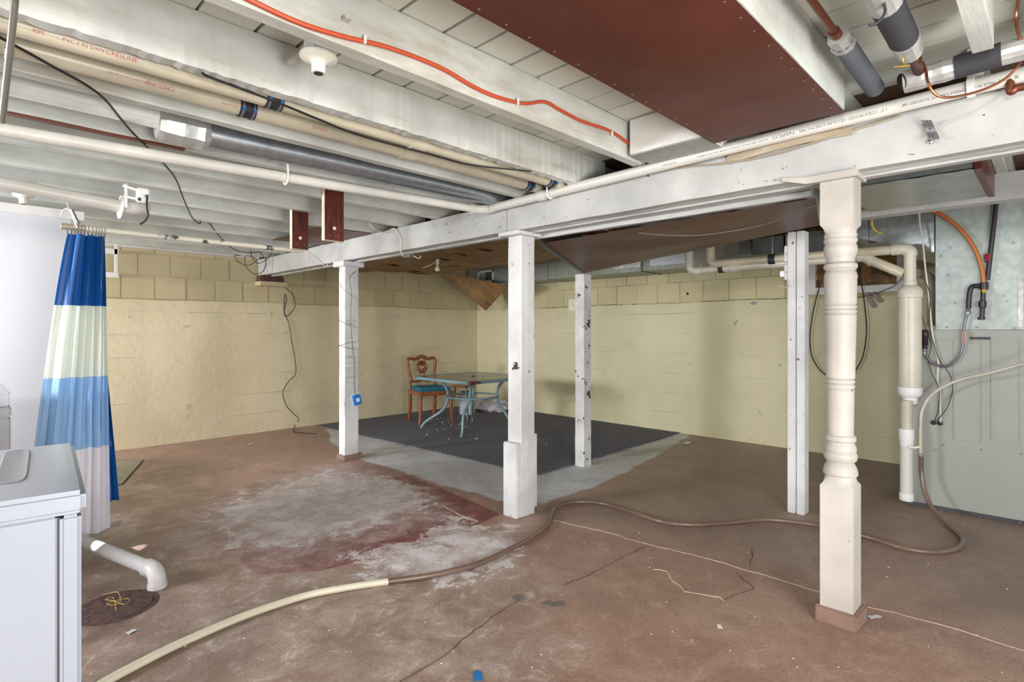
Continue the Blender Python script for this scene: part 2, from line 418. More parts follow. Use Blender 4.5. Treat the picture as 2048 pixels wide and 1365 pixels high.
def text_mesh(mb, body, size):
    cu = bpy.data.curves.new('lettering', 'FONT'); cu.body = body; cu.size = size; cu.resolution_u = 2
    o = bpy.data.objects.new('lettering', cu); COL.objects.link(o)
    bpy.context.view_layer.update()
    me = bpy.data.meshes.new_from_object(o.evaluated_get(bpy.context.evaluated_depsgraph_get()))
    vs = [tuple(v.co) for v in me.vertices]; fs = [tuple(p.vertices) for p in me.polygons]
    COL.objects.unlink(o); bpy.data.objects.remove(o); bpy.data.curves.remove(cu)
    return vs, fs
def pipe_text(body, p0, direc, r, phi_dir, size, mat, parent, name='printed_lettering', length=None):
    """lettering wrapped on a pipe: p0 = start on the axis, direc = reading direction, phi_dir = where the letters sit"""
    vs, fs = text_mesh(None, body, size)
    d = Vector(direc).normalized(); e = Vector(phi_dir); e = (e - d * e.dot(d)).normalized(); up = e.cross(d)
    mb = MB(); out = []
    kx = length / max(v[0] for v in vs) if length else 1.0
    for x, y, z in vs:
        x *= kx
        a = (y - size * 0.35) / r
        out.append(Vector(p0) + d * x + (e * math.cos(a) + up * math.sin(a)) * (r + 0.0006))
    mb.poly(out, fs); return mb.build(name, mat, parent)

# ================================================================== THE SETTING
XW, YW = 6.43, 7.19           # right wall, left wall
XN, YN = -2.40, -2.60
ZB, ZD = 2.19, 2.38           # joist bottoms, deck boards

# ---- floor with its paint history and some painted-in window glare
def poly_sd(px, py, poly):
    """signed distance to a polygon, positive inside"""
    P = np.array(poly, float); d = np.full(px.shape, 1e9); inside = np.zeros(px.shape, bool)
    n = len(P)
    for i in range(n):
        a, b = P[i], P[(i + 1) % n]
        ab = b - a; t = ((px - a[0]) * ab[0] + (py - a[1]) * ab[1]) / (ab @ ab + 1e-12); t = np.clip(t, 0, 1)
        dd = np.hypot(px - a[0] - ab[0] * t, py - a[1] - ab[1] * t); d = np.minimum(d, dd)
        c = ((a[1] > py) != (b[1] > py)) & (px < (b[0] - a[0]) * (py - a[1]) / ((b[1] - a[1]) + 1e-12) + a[0])
        inside ^= c
    return np.where(inside, d, -d)
def F2(pts): return [tuple(onz(x, y)[:2]) for x, y in pts]
def build_floor():
    st = 0.028
    nx = int((XW + 0.1 - XN) / st); ny = int((YW + 0.1 - YN) / st)
    gx = np.linspace(XN, XW + 0.1, nx); gy = np.linspace(YN, YW + 0.1, ny)
    X, Y = np.meshgrid(gx, gy, indexing='ij')
    co = np.stack([X.ravel(), Y.ravel(), np.zeros(X.size)], 1)
    I = np.arange(nx * ny).reshape(nx, ny)
    q = np.stack([I[:-1, :-1], I[1:, :-1], I[1:, 1:], I[:-1, 1:]], -1).reshape(-1, 4)
    me = bpy.data.meshes.new('floor')
    me.vertices.add(len(co)); me.vertices.foreach_set('co', co.ravel())
    me.loops.add(q.size); me.loops.foreach_set('vertex_index', q.ravel().astype(np.int32))
    me.polygons.add(len(q)); me.polygons.foreach_set('loop_start', np.arange(0, q.size, 4, dtype=np.int32))
    me.update(calc_edges=True); me.validate()
    x, y = X.ravel(), Y.ravel()
    def put(name, polys, lim=0.6):
        d = np.full(x.shape, -9.0)
        for p in polys: d = np.maximum(d, poly_sd(x, y, F2(p) if isinstance(p[0], tuple) else p))
        a = me.attributes.new(name, 'FLOAT', 'POINT'); a.data.foreach_set('value', np.clip(d, -lim, lim).astype(np.float32))
    put('grey', [[(650, 850), (660, 885), (717, 917), (860, 962), (998, 1001), (1092, 1006), (1188, 974), (1262, 940), (1330, 902), (1384, 868), (1340, 850), (958, 806), (800, 828)]])
    put('maroon', [[(350, 992), (480, 952), (690, 915), (772, 934), (900, 985), (1003, 1029), (928, 1062), (800, 1102), (650, 1140), (520, 1150), (420, 1080)]])
    put('chalk', [[(470, 1010), (560, 975), (660, 950), (780, 962), (820, 985), (838, 1005), (790, 1028), (700, 1055), (600, 1080), (500, 1075), (440, 1045)],
                  [(740, 1112), (860, 1092), (960, 1090), (1000, 1110), (880, 1145), (780, 1150)],
                  [(900, 1050), (990, 1070), (1010, 1100), (940, 1110), (880, 1080)]])
    put('chalk_glare', [[(270, 1095), (380, 1020), (520, 960), (660, 925), (800, 940), (880, 985), (950, 1050), (860, 1060), (720, 1100), (580, 1150), (420, 1125), (330, 1120)]])  # pale bloom around the chalk, partly window glare painted into the colour
    put('bare', [[(170, 1160), (330, 1120), (440, 1130), (560, 1150), (760, 1120), (900, 1080), (1010, 1130), (1120, 1180), (1040, 1240), (1130, 1290), (1100, 1365), (700, 1420), (150, 1420)],
                 [(160, 1060), (230, 1020), (300, 1050), (440, 1150), (430, 1230), (300, 1290), (150, 1290)]])
    put('tan', [[(215, 925), (330, 915), (480, 935), (420, 985), (330, 1040), (160, 1080), (120, 1000)]])
    put('dusty', [[(1060, 1035), (1300, 1095), (1640, 1185), (2048, 1305), (2300, 1380), (2300, 900), (1850, 930), (1380, 865), (1190, 985)]])
    mc = onz(985, 1035); dm = np.hypot(x - mc.x, y - mc.y); a = me.attributes.new('mfade', 'FLOAT', 'POINT'); a.data.foreach_set('value', np.clip(1.15 - dm / 2.0, 0, 1).astype(np.float32))
    put('soot', [[(1010, 1185), (1050, 1182), (1060, 1205), (1020, 1212)], [(1070, 1205), (1110, 1195), (1150, 1200), (1140, 1222), (1080, 1216)],
                 [(700, 1345), (740, 1335), (745, 1365), (705, 1370)], [(175, 1062), (250, 1035), (255, 1050), (170, 1085)]])
    put('damp', [[(150, 1180), (235, 1165), (310, 1195), (310, 1250), (240, 1275), (150, 1290)]])
    o = bpy.data.objects.new('floor', me); COL.objects.link(o); WL['floor'] = Vector((0, 0, 0))
    s = NT('painted_concrete_floor')
    def swirl(scale, dist, detail=14, rough=0.68):
        nd = s.n('ShaderNodeTexNoise'); s.l(s.pos, nd.inputs['Vector'])
        nd.inputs['Scale'].default_value = scale; nd.inputs['Detail'].default_value = detail
        nd.inputs['Roughness'].default_value = rough; nd.inputs['Distortion'].default_value = dist
        return nd.outputs['Fac']
    nL = swirl(0.9, 0.3); nM = swirl(2.6, 0.6); nF = swirl(7.5, 0.5, 15, 0.78); nS = s.noise(55, 5, 0.7)
    nG = s.math('ADD', s.math('MULTIPLY', nM, 0.5), s.math('MULTIPLY', nF, 0.5))
    def mask(nm, amp, w=0.02, off=0.0, nz=None):
        v = s.math('ADD', s.attr(nm), s.math('MULTIPLY', s.math('SUBTRACT', nz or nM, 0.5), amp))
        return s.step(v, off - w, off + w)
    def mul(*a):
        r = a[0]
        for q_ in a[1:]: r = s.math('MULTIPLY', r, q_)
        return r
    c = s.mix(s.step(nG, 0.40, 0.60), lin((146, 116, 102)), lin((168, 138, 122)))
    c = s.mix(mul(s.step(nF, 0.52, 0.66), 0.40), c, lin((188, 164, 148)))
    c = s.mix(mul(s.step(nL, 0.5, 0.7), 0.35), c, lin((136, 108, 94)))
    dusty = s.mix(s.step(nG, 0.38, 0.62), lin((132, 114, 102)), lin((156, 134, 120)))
    c = s.mix(mul(mask('dusty', 0.6, 0.25, 0.10), 0.85), c, dusty)
    tan = s.mix(s.step(nG, 0.40, 0.60), lin((90, 72, 60)), lin((138, 117, 98)))
    c = s.mix(mul(mask('tan', 0.9, 0.20), 0.85), c, tan)
    bare = s.mix(s.step(nG, 0.40, 0.60), lin((138, 116, 104)), lin((172, 154, 142)))
    bare = s.mix(mul(s.step(nF, 0.54, 0.64), 0.6), bare, lin((214, 203, 194)))
    bare = s.mix(mul(s.step(nF, 0.42, 0.34), 0.5), bare, lin((116, 94, 80)))
    c = s.mix(mul(mask('bare', 1.5, 0.20, 0.05, nG), 0.9), c, bare)
    grey = s.mix(s.step(nG, 0.38, 0.62), lin((182, 184, 186)), lin((210, 212, 214)))
    grey = s.mix(mul(s.step(nL, 0.52, 0.65), 0.5), grey, lin((130, 116, 104)))
    c = s.mix(mask('grey', 0.16, 0.02), c, grey)
    maro = s.mix(s.step(nG, 0.42, 0.60), lin((116, 64, 64)), lin((138, 86, 82)))
    mfa = s.step(s.math('ADD', s.attr('mfade'), s.math('MULTIPLY', s.math('SUBTRACT', nG, 0.5), 1.2)), 0.05, 0.55)
    c = s.mix(mul(mask('maroon', 0.06, 0.010), mfa), c, maro)
    haze = s.mix(s.step(nF, 0.40, 0.60), lin((172, 146, 140)), lin((208, 190, 187)))
    c = s.mix(mul(mask('chalk_glare', 1.1, 0.22, 0.10, nG), 0.75), c, haze)
    chalk = s.mix(s.step(nG, 0.42, 0.58), lin((200, 186, 182)), lin((228, 222, 222)))
    chalk = s.mix(mul(s.step(nF, 0.52, 0.62), 0.8), chalk, lin((236, 232, 234)))
    chalk = s.mix(mul(s.step(nF, 0.44, 0.36), 0.6), chalk, lin((176, 160, 154)))
    c = s.mix(mul(mask('chalk', 1.0, 0.14, -0.04, nG), 0.96), c, chalk)
    rimv = s.math('ABSOLUTE', s.math('ADD', s.math('ADD', s.attr('chalk'), 0.06), s.math('MULTIPLY', s.math('SUBTRACT', nG, 0.5), 1.4)))
    rim = s.math('SUBTRACT', 1.0, s.step(rimv, 0.0, 0.045))
    c = s.mix(mul(rim, s.step(nF, 0.47, 0.55), 0.9), c, lin((226, 220, 220)))
    c = s.mix(mul(mask('damp', 0.7, 0.10), 0.8), c, lin((84, 64, 54)))
    c = s.mix(mul(mask('soot', 0.26, 0.012, 0.03, nF), 0.85), c, lin((92, 88, 90)))
    flk = s.math('MULTIPLY', s.step(nS, 0.655, 0.67), s.step(nM, 0.45, 0.55))
    c = s.mix(mul(flk, 0.75), c, lin((206, 194, 186)))
    c = s.mix(mul(s.step(s.noise(31, 6, 0.7), 0.70, 0.71), 0.8), c, lin((72, 56, 50)))
    fine = s.noise(70, 10, 0.75)
    c = s.mix(mul(s.step(fine, 0.50, 0.36), 0.45), c, lin((98, 80, 70)))
    c = s.mix(mul(s.step(fine, 0.55, 0.68), 0.35), c, lin((210, 192, 180)))
    s.l(c, s.b.inputs['Base Color'])
    rg = s.math('ADD', 0.26, s.math('MULTIPLY', nF, 0.3)); s.l(rg, s.b.inputs['Roughness'])
    h = s.math('ADD', s.math('MULTIPLY', nM, 1.2), s.math('ADD', s.math('MULTIPLY', nF, 1.3), s.math('ADD', s.math('MULTIPLY', fine, 0.35), s.math('MULTIPLY', flk, 0.25))))
    s.bump(h, 0.55, 0.012)
    me.materials.append(s.m)
    tag(o, kind='structure'); return o
floor = build_floor()
M['crack_light'] = plain('pale_crack_filler', (200, 178, 158), 0.8, var=0.1)
M['crack_dark'] = plain('dark_crack', (78, 58, 50), 0.9)
def crack(pts, wd, mat, hgt=0.0022, name='crack'):
    P = [onz(x, y) for x, y in pts]; out = []
    for a, b in zip(P, P[1:]):
        n = max(2, int((b - a).length / 0.045))
        for k in range(n):
            p = a.lerp(b, k / n); out.append(p + Vector((random.uniform(-1, 1), random.uniform(-1, 1), 0)) * 0.007)
    out.append(P[-1]); mb = MB(); L, R = [], []
    for i, p in enumerate(out):
        d = (out[min(i + 1, len(out) - 1)] - out[max(i - 1, 0)]).normalized(); nrm = Vector((-d.y, d.x, 0))
        w_ = wd * random.uniform(0.25, 1.0) * (0.3 if i in (0, len(out) - 1) else 1)
        L.append(p + nrm * w_ / 2 + V3(0, 0, 0.0003)); R.append(p - nrm * w_ / 2 + V3(0, 0, 0.0003))
    mid = [(a + b) / 2 + V3(0, 0, hgt) for a, b in zip(L, R)]
    mb.grid([L, mid, R]); return mb.build(name, mat, floor)
crack([(1102, 1040), (1200, 1062), (1290, 1088), (1400, 1114), (1500, 1143), (1640, 1186)], 0.009, 'crack_light', name='floor_joint')
crack([(1735, 1214), (1850, 1243), (1950, 1271), (2080, 1312)], 0.007, 'crack_light', name='floor_joint')
crack([(1306, 1139), (1334, 1144), (1345, 1163), (1372, 1184), (1440, 1196), (1449, 1204)], 0.010, 'crack_light')
crack([(1449, 1202), (1470, 1188), (1510, 1178), (1488, 1162), (1470, 1146)], 0.008, 'crack_dark')
crack([(1125, 1172), (1180, 1150), (1240, 1118), (1290, 1094)], 0.006, 'crack_dark')
crack([(800, 1365), (880, 1318), (935, 1272), (985, 1235), (1040, 1200)], 0.006, 'crack_dark')
crack([(520, 985), (590, 952), (680, 930)], 0.010, 'crack_light')
crack([(505, 990), (560, 963), (640, 944)], 0.006, 'crack_light')
crack([(1502, 1094), (1504, 1115), (1500, 1132)], 0.007, 'crack_dark')
crack([(885, 1012), (920, 1030), (955, 1044), (940, 1050)], 0.018, 'crack_light')

# ---- walls
def wall_lower(name, mb, mat): return tag(mb.build(name, mat), kind='structure')
b = MB(); b.box(XN, XW + 0.3, YW + 0.021, YW + 0.25, 0, 2.6)
wall_left = wall_lower('wall_left', b, 'mortar')
rng = random.Random(3)
def ledge_slab(along, mat, parent, name):
    """cast lower wall: a slab whose face and top edge wander a little"""
    mb = MB(); n = 60; rows = []
    lo, hi = (XN, XW) if along == 'x' else (YN, YW)
    for i in range(n + 1):
        a = lo + (hi - lo) * i / n
        tz = 1.64 + 0.006 * math.sin(a * 3.1) + rng.uniform(-0.004, 0.004)
        pts = [(0.0, 0), (0.0, 0.4), (0.001, 0.8), (-0.001, 1.2), (0.0, tz - 0.012), (0.008, tz), (0.05, tz + 0.002)]
        row = []
        for off, z in pts:
            o_ = off + rng.uniform(-0.0015, 0.0015)
            row.append(Vector((a, YW + o_, z)) if along == 'x' else Vector((XW + o_, a, z)))
        rows.append(row)
    mb.grid(rows); return mb.build(name, mat, parent, smooth=True)
ledge_slab('x', 'wall_l', wall_left, 'cast_lower_wall')
def tiles(parent, along, lo, hi, mat, skip=None):
    z = 1.648; row = 0
    while z < 2.36:
        h = 0.247; a = lo + (0.0 if row % 2 else -0.155)
        while a < hi:
            L = 0.304
            a0, a1 = max(a, lo), min(a + L, hi)
            if a1 - a0 > 0.04 and not (skip and skip(a0, a1, z, z + h)):
                pr = rng.uniform(-0.003, 0.003); mb = MB()
                if along == 'x': mb.box(a0 + .003, a1 - .003, YW + 0.014 + pr, YW + 0.06, z + rng.uniform(.002, .006), z + h - .004)
                else: mb.box(XW + 0.014 + pr, XW + 0.06, a0 + .003, a1 - .003, z + rng.uniform(.002, .006), z + h - .004)
                mb.build('clay_tile', mat, parent)
            a += L + 0.010
        z += 0.254; row += 1
tiles(wall_left, 'x', 0.50, XW, 'tile_l')
b = MB(); b.box(XW + 0.019, XW + 0.3, YN, 1.02, 0, 2.6); b.box(XW + 0.019, XW + 0.3, 1.90, YW + 0.3, 0, 2.6)
b.box(XW + 0.019, XW + 0.3, 1.02, 1.90, 0, 1.70); b.box(XW + 0.019, XW + 0.3, 1.02, 1.90, 2.11, 2.6)
wall_right = wall_lower('wall_right', b, 'mortar')
ledge_slab('y', 'wall_r', wall_right, 'cast_lower_wall')
tiles(wall_right, 'y', 0.4, YW, 'tile_r', skip=lambda a0, a1, z0, z1: a1 > 1.0 and a0 < 1.92 and z1 > 1.66 and z0 < 2.12)
b = MB(); b.box(XN - 0.2, XN, YN, 3.7, 0, 2.4); b.box(XN - 0.2, XN, 4.8, 5.95, 0, 2.4); b.box(XN - 0.2, XN, 6.75, YW, 0, 2.4)
b.box(XN - 0.2, XN, 3.7, 4.8, 0, 1.4); b.box(XN - 0.2, XN, 3.7, 4.8, 2.1, 2.4)
b.box(XN - 0.2, XN, 5.95, 6.75, 0, 1.4); b.box(XN - 0.2, XN, 5.95, 6.75, 2.1, 2.4)
wall_lower('wall_side', b, 'white_wall')
# white partition behind the curtain
b = MB(); b.box(XN, 0.62, 5.22, 5.32, 0, 2.185)
part = wall_lower('wall_partition', b, 'white_wall')
MB().box(XN, 0.70, 5.20, 5.22, 2.12, 2.187).build('top_rail', 'white_trim', part, bevel=0.003)

def wall_crack(along, lo, hi, z, parent, mat='crack_dark'):
    pts = []; n = int((hi - lo) / 0.05)
    for i in range(n + 1):
        a = lo + (hi - lo) * i / n; z_ = z + 0.006 * math.sin(a * 3.1) + rng.uniform(-.004, .004)
        pts.append(V3(a, YW + 0.006, z_) if along == 'x' else V3(XW + 0.006, a, z_))
    MB().tube(pts, [rng.uniform(.0015, .0055) for _ in pts], 5).build('ledge_crack', mat, parent)
wall_crack('y', 1.95, 3.1, 1.642, wall_right); wall_crack('y', 3.2, 4.3, 1.641, wall_right, 'mortar'); wall_crack('y', 4.0, 5.7, 1.641, wall_right)
wall_crack('x', 0.9, 2.2, 1.641, wall_left, 'mortar'); wall_crack('x', 3.2, 5.9, 1.641, wall_left, 'mortar')
MB().lathe([(0, 0), (0.016, 0.0005), (0.013, 0.002)], onx(1375, 588, XW + 0.012), (-1, 0, 0), 9).build('drill_hole', 'void', wall_right)
for _p in ((1379, 728), (1380, 692), (1660, 905), (1210, 905), (1500, 880)):
    MB().lathe([(0, 0), (0.010, 0.0005), (0.006, 0.003)], onx(_p[0], _p[1], XW - 0.001), (-1, 0, 0), 7).build('chip', 'mortar', wall_right)
b = MB(); b.box(2.50, 2.69, 7.02, 7.17, 2.255, 2.37)
tag(b.build('wood_block', 'bare_wood', bevel=0.003), 'bare orange wood block above the wall where the beam ends', 'block')
# small basement window high in the right wall, stuffed with insulation
win = MB()
for y0, y1, z0, z1 in ((1.02, 1.10, 1.70, 2.11), (1.82, 1.90, 1.70, 2.11), (1.10, 1.82, 1.70, 1.745), (1.10, 1.82, 2.06, 2.11), (1.44, 1.465, 1.745, 2.06)):
    win.box(XW - 0.005, XW + 0.05, y0, y1, z0, z1)
win = tag(win.build('window_1', 'white_trim', bevel=0.002), kind='structure')
MB().box(XW - 0.03, XW + 0.04, 0.98, 1.94, 1.672, 1.70).build('window_sill', 'white_trim', win, bevel=0.003)
for y0, y1 in ((1.10, 1.44), (1.465, 1.82)):
    P = [[Vector((XW + 0.045 + 0.012 * math.sin(i * 1.7 + j * 2.3), y0 + (y1 - y0) * i / 6, 1.745 + 0.315 * j / 6)) for j in range(7)] for i in range(7)]
    MB().grid(P).build('insulation_filling', 'insul_pink', win, smooth=True)

# ---- ceiling: deck boards across, joists along
b = MB(); b.box(XN, XW + 0.3, YN, YW + 0.3, ZD + 0.03, ZD + 0.08)
ceiling = tag(b.build('ceiling', 'void'), kind='structure')
x = XN; rw = random.Random(11)
while x < XW:
    wd = rw.choice((0.14, 0.155, 0.17, 0.19)); x1 = min(x + wd, XW + 0.02)
    zz = ZD + rw.uniform(0, 0.004)
    MB().box(x + 0.0045 * (1 + (rw.random() < .4)), x1 - 0.0045, YN, YW, zz, zz + 0.028).build('deck_board', 'deck' if x < 2.85 else 'deck_dark', ceiling)
    x = x1
JY = [-2.30, -1.82, -1.33, -0.85, -0.34, 0.14, 0.61, 1.105, 1.587, 2.07, 2.545, 3.03, 3.51, 3.99, 4.47, 4.95, 5.43, 5.91, 6.39, 6.87]
for y in JY:
    rough_ = abs(y - 2.07) < .01; nseg = 260 if rough_ else 24; jz = 0.0045 if rough_ else 0.002; mb = MB(); rows = []
    x0, x1 = XN, (2.95 if y > 2 or y < 0 else 2.31 if y < 0.2 else 2.60 if y > 1.5 else 2.53)
    th = 0.052
    if abs(y - 2.07) < .01: x1 = 2.95
    for i in range(nseg + 1):
        xx = x0 + (x1 - x0) * i / nseg; w1 = rw.uniform(-0.002, 0.002); w2 = rw.uniform(-0.002, 0.002)
        bz = ZB + rw.uniform(-jz, 0.001)
        rows.append([Vector((xx, y + w1, ZD)), Vector((xx, y + w1, bz)), Vector((xx, y + th + w2, bz + w1)), Vector((xx, y + th + w2, ZD))])
    mb.grid(rows); mb.poly(rows[0], [(0, 1, 2, 3)]); mb.poly(rows[-1], [(3, 2, 1, 0)])
    mb.build('ceiling_joist', 'joist', ceiling)
for y in JY[5:]:
    MB().box(2.73, 5.30, y + 0.055, y + 0.105, ZB, ZD).build('ceiling_joist', 'joist' if y < 3 else 'bare_wood', ceiling, bevel=0.003)
for k in range(46):
    xx = rw.uniform(0.6, 2.6); yy = rw.choice((1.22, 1.4, 1.52, 1.72, 1.95, 0.4, 0.85)) + rw.uniform(-.05, .05)
    MB().tube([V3(xx, yy, ZD + .002), V3(xx + rw.uniform(-.006, .006), yy + rw.uniform(-.006, .006), ZD - rw.uniform(.012, .028))], 0.0022, 5).build('deck_nail', 'deck', ceiling)
b = MB(); b.box(0.15, 0.80, 3.036, 3.070, 2.181, 2.189)
tag(b.build('wood_batten', 'copper_old'), 'dark brown batten edge under a joist at left, beside the foil collar', 'batten')
# sill plate on top of the left wall
b = MB(); b.box(0.62, 2.70, YW - 0.09, YW + 0.02, 2.19, 2.25)
tag(b.build('trim_1', 'white_trim'), kind='structure')
# bridging strips nailed near the wall
for k, (xa, xb, yy) in enumerate(((0.9, 2.7, 6.55),)):
    pass

# ================================================================== BEAM AND POSTS
beam = thing('support_beam', 'long white painted timber beam carrying the ceiling joists across the basement', 'beam', (2.80, 3.2, 1.98))
def beam_board(x0, x1, y0, y1, z0, z1, mat='beam', name='beam_board', seg=26, jig=0.002):
    mb = MB(); rows = []
    for i in range(seg + 1):
        yy = y0 + (y1 - y0) * i / seg; j = [rw.uniform(-jig, jig) for _ in range(4)]
        rows.append([Vector((x0 + j[0], yy, z1 + j[1])), Vector((x0 + j[0], yy, z0 + j[2])), Vector((x1, yy, z0 + j[3])), Vector((x1, yy, z1))])
    for r_ in rows: r_.append(r_[0])
    mb.grid(rows); mb.poly(rows[0][:4], [(0, 1, 2, 3)]); mb.poly(rows[-1][:4], [(3, 2, 1, 0)])
    return mb
beam_board(2.72, 2.775, 2.735, YW, 1.985, 2.185).build('beam_board', 'beam', beam)
beam_board(2.72, 2.775, -1.6, 2.728, 1.985, 2.185).build('beam_board', 'beam', beam)
beam_board(2.778, 2.83, -1.6, YW, 1.998, 2.185).build('beam_board', 'beam', beam)
beam_board(2.833, 2.885, -1.6, YW, 1.975, 2.185).build('beam_board', 'beam', beam)
mb = beam_board(2.805, 2.825, -1.6, 4.9, 1.985, 1.998, seg=60, jig=0.003); mb.build('bead_strip', 'beam', beam)
for k in range(34):
    y = rw.uniform(0.2, 6.6); z = rw.uniform(2.0, 2.16)
    if k < 14: z = rw.uniform(1.995, 2.02)
    a = rw.uniform(-0.6, 0.4)
    mb = MB(); p = Vector((2.7185, y, z)); q = p + Vector((-0.006, math.cos(a) * 0.016, math.sin(a) * 0.012))
    mb.tube([p + V3(0.004, 0, 0), p + V3(-0.003, 0, 0), q], 0.0011, 5); mb.build('bent_nail', 'rust' if k % 2 else 'post', beam)

mb = beam_board(2.93, 2.965, 0.85, 2.75, 1.95, 2.19, seg=14)
led = mb.build('ledger_board', 'beam'); tag(led, 'white painted ledger board behind the main beam, beside the brown sheet', 'board')
led2 = beam_board(2.93, 2.965, -1.2, 0.80, 2.06, 2.19, seg=10).build('ledger_board', 'beam')
tag(led2, 'short white board behind the main beam at far right, above the sheet metal duct', 'board')
back_beam = thing('rear_beam', 'second white painted beam behind the main one, crossing in front of the furnace plenum', 'beam', (4.23, 1.0, 2.03))
beam_board(4.18, 4.23, -1.6, 3.3, 2.035, 2.19, seg=20).build('beam_board', 'beam', back_beam)
beam_board(4.232, 4.28, -1.6, 3.3, 2.035, 2.19, seg=20).build('beam_board', 'beam', back_beam)

# turned porch post
turned = thing('turned_post', 'cream painted turned porch post with square ends standing on a brown block', 'post', (2.78, 0.685, 0))
cx_, cy_ = 2.78, 0.685
def sq_block(mb, cx, cy, h, z0, z1, ch=0.0):
    mb.box(cx - h, cx + h, cy - h, cy + h, z0, z1)
# square ends with scooped shoulders
def square_end(z_sq, z_rd, z_flat):
    """square prism from z_flat to z_sq, rounding into a circle at z_rd"""
    mb = MB(); n = 32; h = 0.065; rings = []
    def ring(z, k):
        pts = []
        for i in range(n):
            a = 2 * PI * i / n + PI / 4
            c, s_ = math.cos(a), math.sin(a); sq = h / max(abs(c), abs(s_)); r = sq * (1 - k) + min(sq, 0.060) * k
            pts.append(mb.bm.verts.new((cx_ + c * r, cy_ + s_ * r, z)))
        return pts
    zs = [(z_flat, 0), (z_sq, 0)] + [(z_sq + (z_rd - z_sq) * t, t ** 0.7) for t in (0.25, 0.5, 0.75, 1.0)]
    rings = [ring(z, k) for z, k in zs]
    for A, B in zip(rings, rings[1:]):
        for k in range(n): mb.face([A[k], A[(k + 1) % n], B[(k + 1) % n], B[k]])
    mb.face(rings[0]); mb.face(rings[-1]); return mb
square_end(0.610, 0.655, 0.075).build('square_foot', 'turned', turned, smooth=True)
square_end(1.765, 1.722, 1.985).build('square_head', 'turned', turned, smooth=True)
S = 0.000531
prof = [(62, 952), (128, 948), (129, 944), (122, 936), (114, 931), (106, 927), (100, 925), (104, 921), (116, 920), (125, 913), (124, 908), (114, 904), (116, 902), (119, 898), (112, 889), (100, 885), (99, 883),
        (113, 881), (116, 877), (113, 872), (98, 869), (96, 867), (99, 830), (101, 782), (104, 780), (95, 778), (105, 775), (105, 770), (95, 768), (106, 765), (106, 761), (96, 759), (107, 756), (108, 725), (112, 690), (117, 634),
        (119, 631), (109, 629), (119, 626), (119, 622), (109, 620), (119, 617), (119, 613), (109, 611), (119, 607), (118, 603), (120, 575), (121, 552), (116, 546), (106, 543), (108, 541), (122, 538), (126, 534), (124, 530), (108, 527), (102, 525),
        (104, 520), (110, 514), (121, 508), (125, 501), (123, 495), (115, 490), (113, 488), (120, 486), (124, 483), (122, 479), (116, 477), (118, 475), (122, 473), (122, 470)]
def deep(r): return r - (max(0, 118 - r) * 0.35 if 98 < r < 118 and False else 0)
MB().lathe([(deep(r) * S, H - (y - 660) * 2.46 / FPX) for r, y in prof], (cx_, cy_, 0), seg=40).build('turned_shaft', 'turned', turned, smooth=True)
base = MB().prism([(2.707, 0.607, 0), (2.862, 0.600, 0), (2.870, 0.762, 0), (2.714, 0.772, 0)], (0, 0, 0.073)).build('base_block', 'brick_paint', turned, bevel=0.006)
tag(base, 'brown painted square base block')
MB().prism([(2.690, 0.80, 1.985), (2.690, 0.90, 2.0), (2.690, 0.90, 1.985), (2.690, 0.80, 1.955), (2.690, 0.60, 1.955), (2.690, 0.60, 1.985)], (0.03, 0, 0)).build('wedge', 'turned', turned)
MB().box(2.70, 2.88, 0.605, 0.80, 1.962, 1.985).build('top_shim', 'turned', turned, bevel=0.003)

def square_post(name, label, x0, x1, y0, y1, z0, z1, mat, group=None):
    t = thing(name, label, 'post', ((x0 + x1) / 2, (y0 + y1) / 2, 0), group)
    mb = MB(); n = 22; rr = random.Random(int(x0 * 100 + y0 * 10)); rings = []
    for i in range(n + 1):
        z = z0 + (z1 - z0) * i / n; j = lambda: rr.uniform(-0.0018, 0.0018); c = 0.005
        P = [(x0 + c, y0), (x1 - c, y0), (x1, y0 + c), (x1, y1 - c), (x1 - c, y1), (x0 + c, y1), (x0, y1 - c), (x0, y0 + c)]
        rings.append([mb.bm.verts.new((px + j(), py + j(), z)) for px, py in P])
    for A, B in zip(rings, rings[1:]):
        for k in range(8): mb.face([A[k], A[(k + 1) % 8], B[(k + 1) % 8], B[k]])
    mb.face(rings[0]); mb.face(rings[-1]); mb.build('shaft', mat, t)
    return t
cp = square_post('support_post', 'square white post in the middle with a short board nailed to its foot', 2.765, 2.905, 2.637, 2.768, 0, 1.962, 'post')
MB().box(2.712, 2.764, 2.632, 2.765, 0, 0.515).build('foot_board', 'post', cp, bevel=0.007)
MB().box(2.906, 2.934, 2.64, 2.762, 0.04, 0.56).build('foot_board', 'post', cp, bevel=0.004)
MB().box(2.812, 2.834, 2.630, 2.637, 0, 1.9).build('face_strip', 'post', cp, bevel=0.002)
MB().box(2.700, 2.935, 2.60, 2.80, 1.955, 1.982).build('top_plate', 'post', cp, bevel=0.003)
p1 = square_post('support_post', 'slim white post with pencilled height marks and a blue box hanging on it', 2.735, 2.89, 5.03, 5.145, 0.05, 1.94, 'post')
tag(MB().box(2.722, 2.925, 5.012, 5.165, 0, 0.05).build('base_block', 'brick_paint', p1, bevel=0.005), 'brown painted base block')
MB().box(2.70, 2.93, 4.99, 5.20, 1.93, 1.982).build('top_plate', 'post', p1, bevel=0.003)
p3 = square_post('support_post', 'chipped white post standing at the front edge of the dark rug', 4.19, 4.31, 3.18, 3.285, 0, 1.83, 'post_worn')
p4 = thing('double_post', 'white post of two boards with a dark seam, behind the turned post', 'post', (4.23, 1.31, 0))
for yy0, yy1 in ((1.311, 1.366), (1.252, 1.306)):
    MB().box(4.18, 4.275, yy0, yy1, 0, 1.995).build('post_board', 'post', p4, bevel=0.005)
